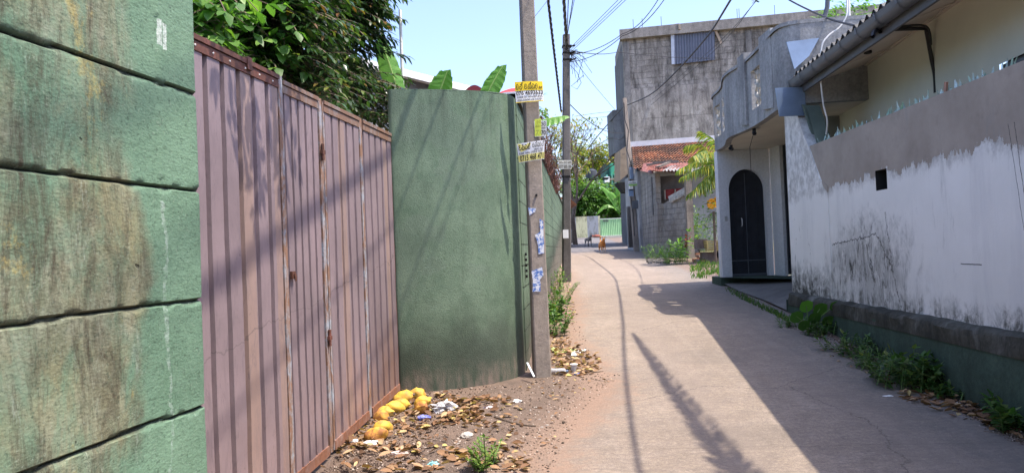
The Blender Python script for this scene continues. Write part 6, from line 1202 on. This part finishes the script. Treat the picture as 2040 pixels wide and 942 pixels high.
g=PG(1152,748); mb=MB(); mb.blob(g+V((0,0,.015)),.04,.025,.015,.5,6,3,2); one('blue_wrapper',mb,simple('wrapper_navy',(.10,.14,.35),.5,.5,20),'small dark blue wrapper below the plastic cup','wrapper',g)
a,b=PY(1050,722,7.22),PY(1064,750,7.1); mb=MB(); mb.bar(a,b,.018,.008); one('white_strip',mb,simple('strip_bluewhite',(.55,.62,.66),.5,.3,20),'white plastic strip leaning in the gap between wall and near pole','strip',b)
crumple('white flecks of rubbish on the shaded road by the plinth','paper_scrap','paper',1768,790,.05,.02,.008,MAT['white'],21)
crumple('small lime leaf-like scrap on the shaded road edge','green_scrap','scrap',1845,803,.03,.02,.006,simple('lime_scrap',(.3,.5,.1)),22)
# ================= DOGS =================
def dog(lab,base,head,sc_,cols,tailup=True,name='dog'):
    """head: heading angle; the dog faces local -Y"""
    t=T(name,lab,'dog',base,'dogs on the lane'); t.e.rotation_euler.z=head
    vs=[];es=[];rs=[]
    def ch(pts,parent=None):
        prev=parent
        for (x,y,z,r) in pts:
            vs.append((x*sc_,y*sc_,z*sc_)); rs.append(r*sc_); i=len(vs)-1
            if prev is not None: es.append((prev,i))
            prev=i
        return prev
    ch([(0,.20,.42,.085)]); a=ch([(0,.05,.41,.095),(0,-.12,.41,.115),(0,-.24,.42,.105)],0); n_=ch([(0,-.32,.50,.07),(0,-.37,.58,.07),(0,-.45,.60,.065),(0,-.53,.575,.04),(0,-.58,.565,.028)],a)
    for s_ in (-1,1):
        ch([(s_*.07,-.24,.34,.05),(s_*.08,-.21,.26,.035),(s_*.08,-.24,.13,.024),(s_*.08,-.24,.03,.024),(s_*.08,-.28,.018,.024)],a)
        ch([(s_*.07,.20,.36,.06),(s_*.085,.13,.27,.045),(s_*.085,.24,.15,.025),(s_*.085,.22,.04,.022),(s_*.085,.18,.018,.024)],0)
    tl=[(0,.28,.50,.028),(0,.34,.60,.026),(0,.30,.70,.03),(0,.20,.72,.028),(0,.15,.67,.018)] if tailup else [(0,.30,.40,.026),(0,.36,.30,.022),(0,.38,.20,.014)]
    ch(tl,0)
    me=bpy.data.meshes.new('body'); me.from_pydata(vs,es,[]); o=bpy.data.objects.new('body',me); COL.objects.link(o)
    sk=o.modifiers.new('s','SKIN'); sk.use_smooth_shade=True
    for i,r in enumerate(rs): me.skin_vertices[0].data[i].radius=(r,r)
    me.skin_vertices[0].data[0].use_root=True; o.modifiers.new('u','SUBSURF').render_levels=1; o.modifiers['u'].levels=1
    bpy.context.view_layer.update(); dm=bpy.data.meshes.new_from_object(o.evaluated_get(bpy.context.evaluated_depsgraph_get())); bpy.data.objects.remove(o)
    m=M('dog_coat_'+name+str(int(sc_*100)),.85,.15); tc=m.n('ShaderNodeTexCoord').outputs['Object']; c=m.mix(m.ramp(m.noise(6,5,.6,tc),[(.4,0.),(.6,1.)]),cols[0],cols[1]); zz=m.xyz(tc)[2]; c=m.mix(m.math('LESS_THAN',m.add(zz,m.mul(m.noise(9,3,.5,tc),.06)),.14*sc_),c,cols[2]); m.col(c)
    dm.materials.clear(); dm.materials.append(m.m); b=bpy.data.objects.new('body',dm); COL.objects.link(b); b.parent=t.e
    for p in dm.polygons: p.use_smooth=True; p.material_index=0
    def lp(nm,mb,mt):
        o=bpy.data.objects.new(nm,mesh(nm,mb,mt,V((0,0,0)),True)); COL.objects.link(o); o.parent=t.e
    for s_ in (-1,1):
        mb=MB(); mb.prism([V((s_*.03,-.40,.655))*sc_,V((s_*.075,-.39,.645))*sc_,V((s_*.085,-.42,.725))*sc_],V((0,.02*sc_,0))); lp('ear',mb,m.m)
        mb=MB(); mb.blob(V((s_*.035,-.505,.615))*sc_,.011,.011,.011,0,5); lp('eye',mb,MAT['black'])
    mb=MB(); mb.blob(V((0,-.60,.57))*sc_,.016,.014,.013,0,5); lp('nose',mb,MAT['black'])
    return t
dg=PG(1200,503); dog('orange brown dog walking down the lane towards the viewer with curled tail',dg,R(5),1.0,((.50,.19,.05),(.62,.30,.11),(.70,.60,.48)))
dg=PG(1172,491); dog('dark grey dog standing further up the lane',dg,R(150),1.0,((.16,.145,.13),(.26,.24,.22),(.2,.18,.16)),False)
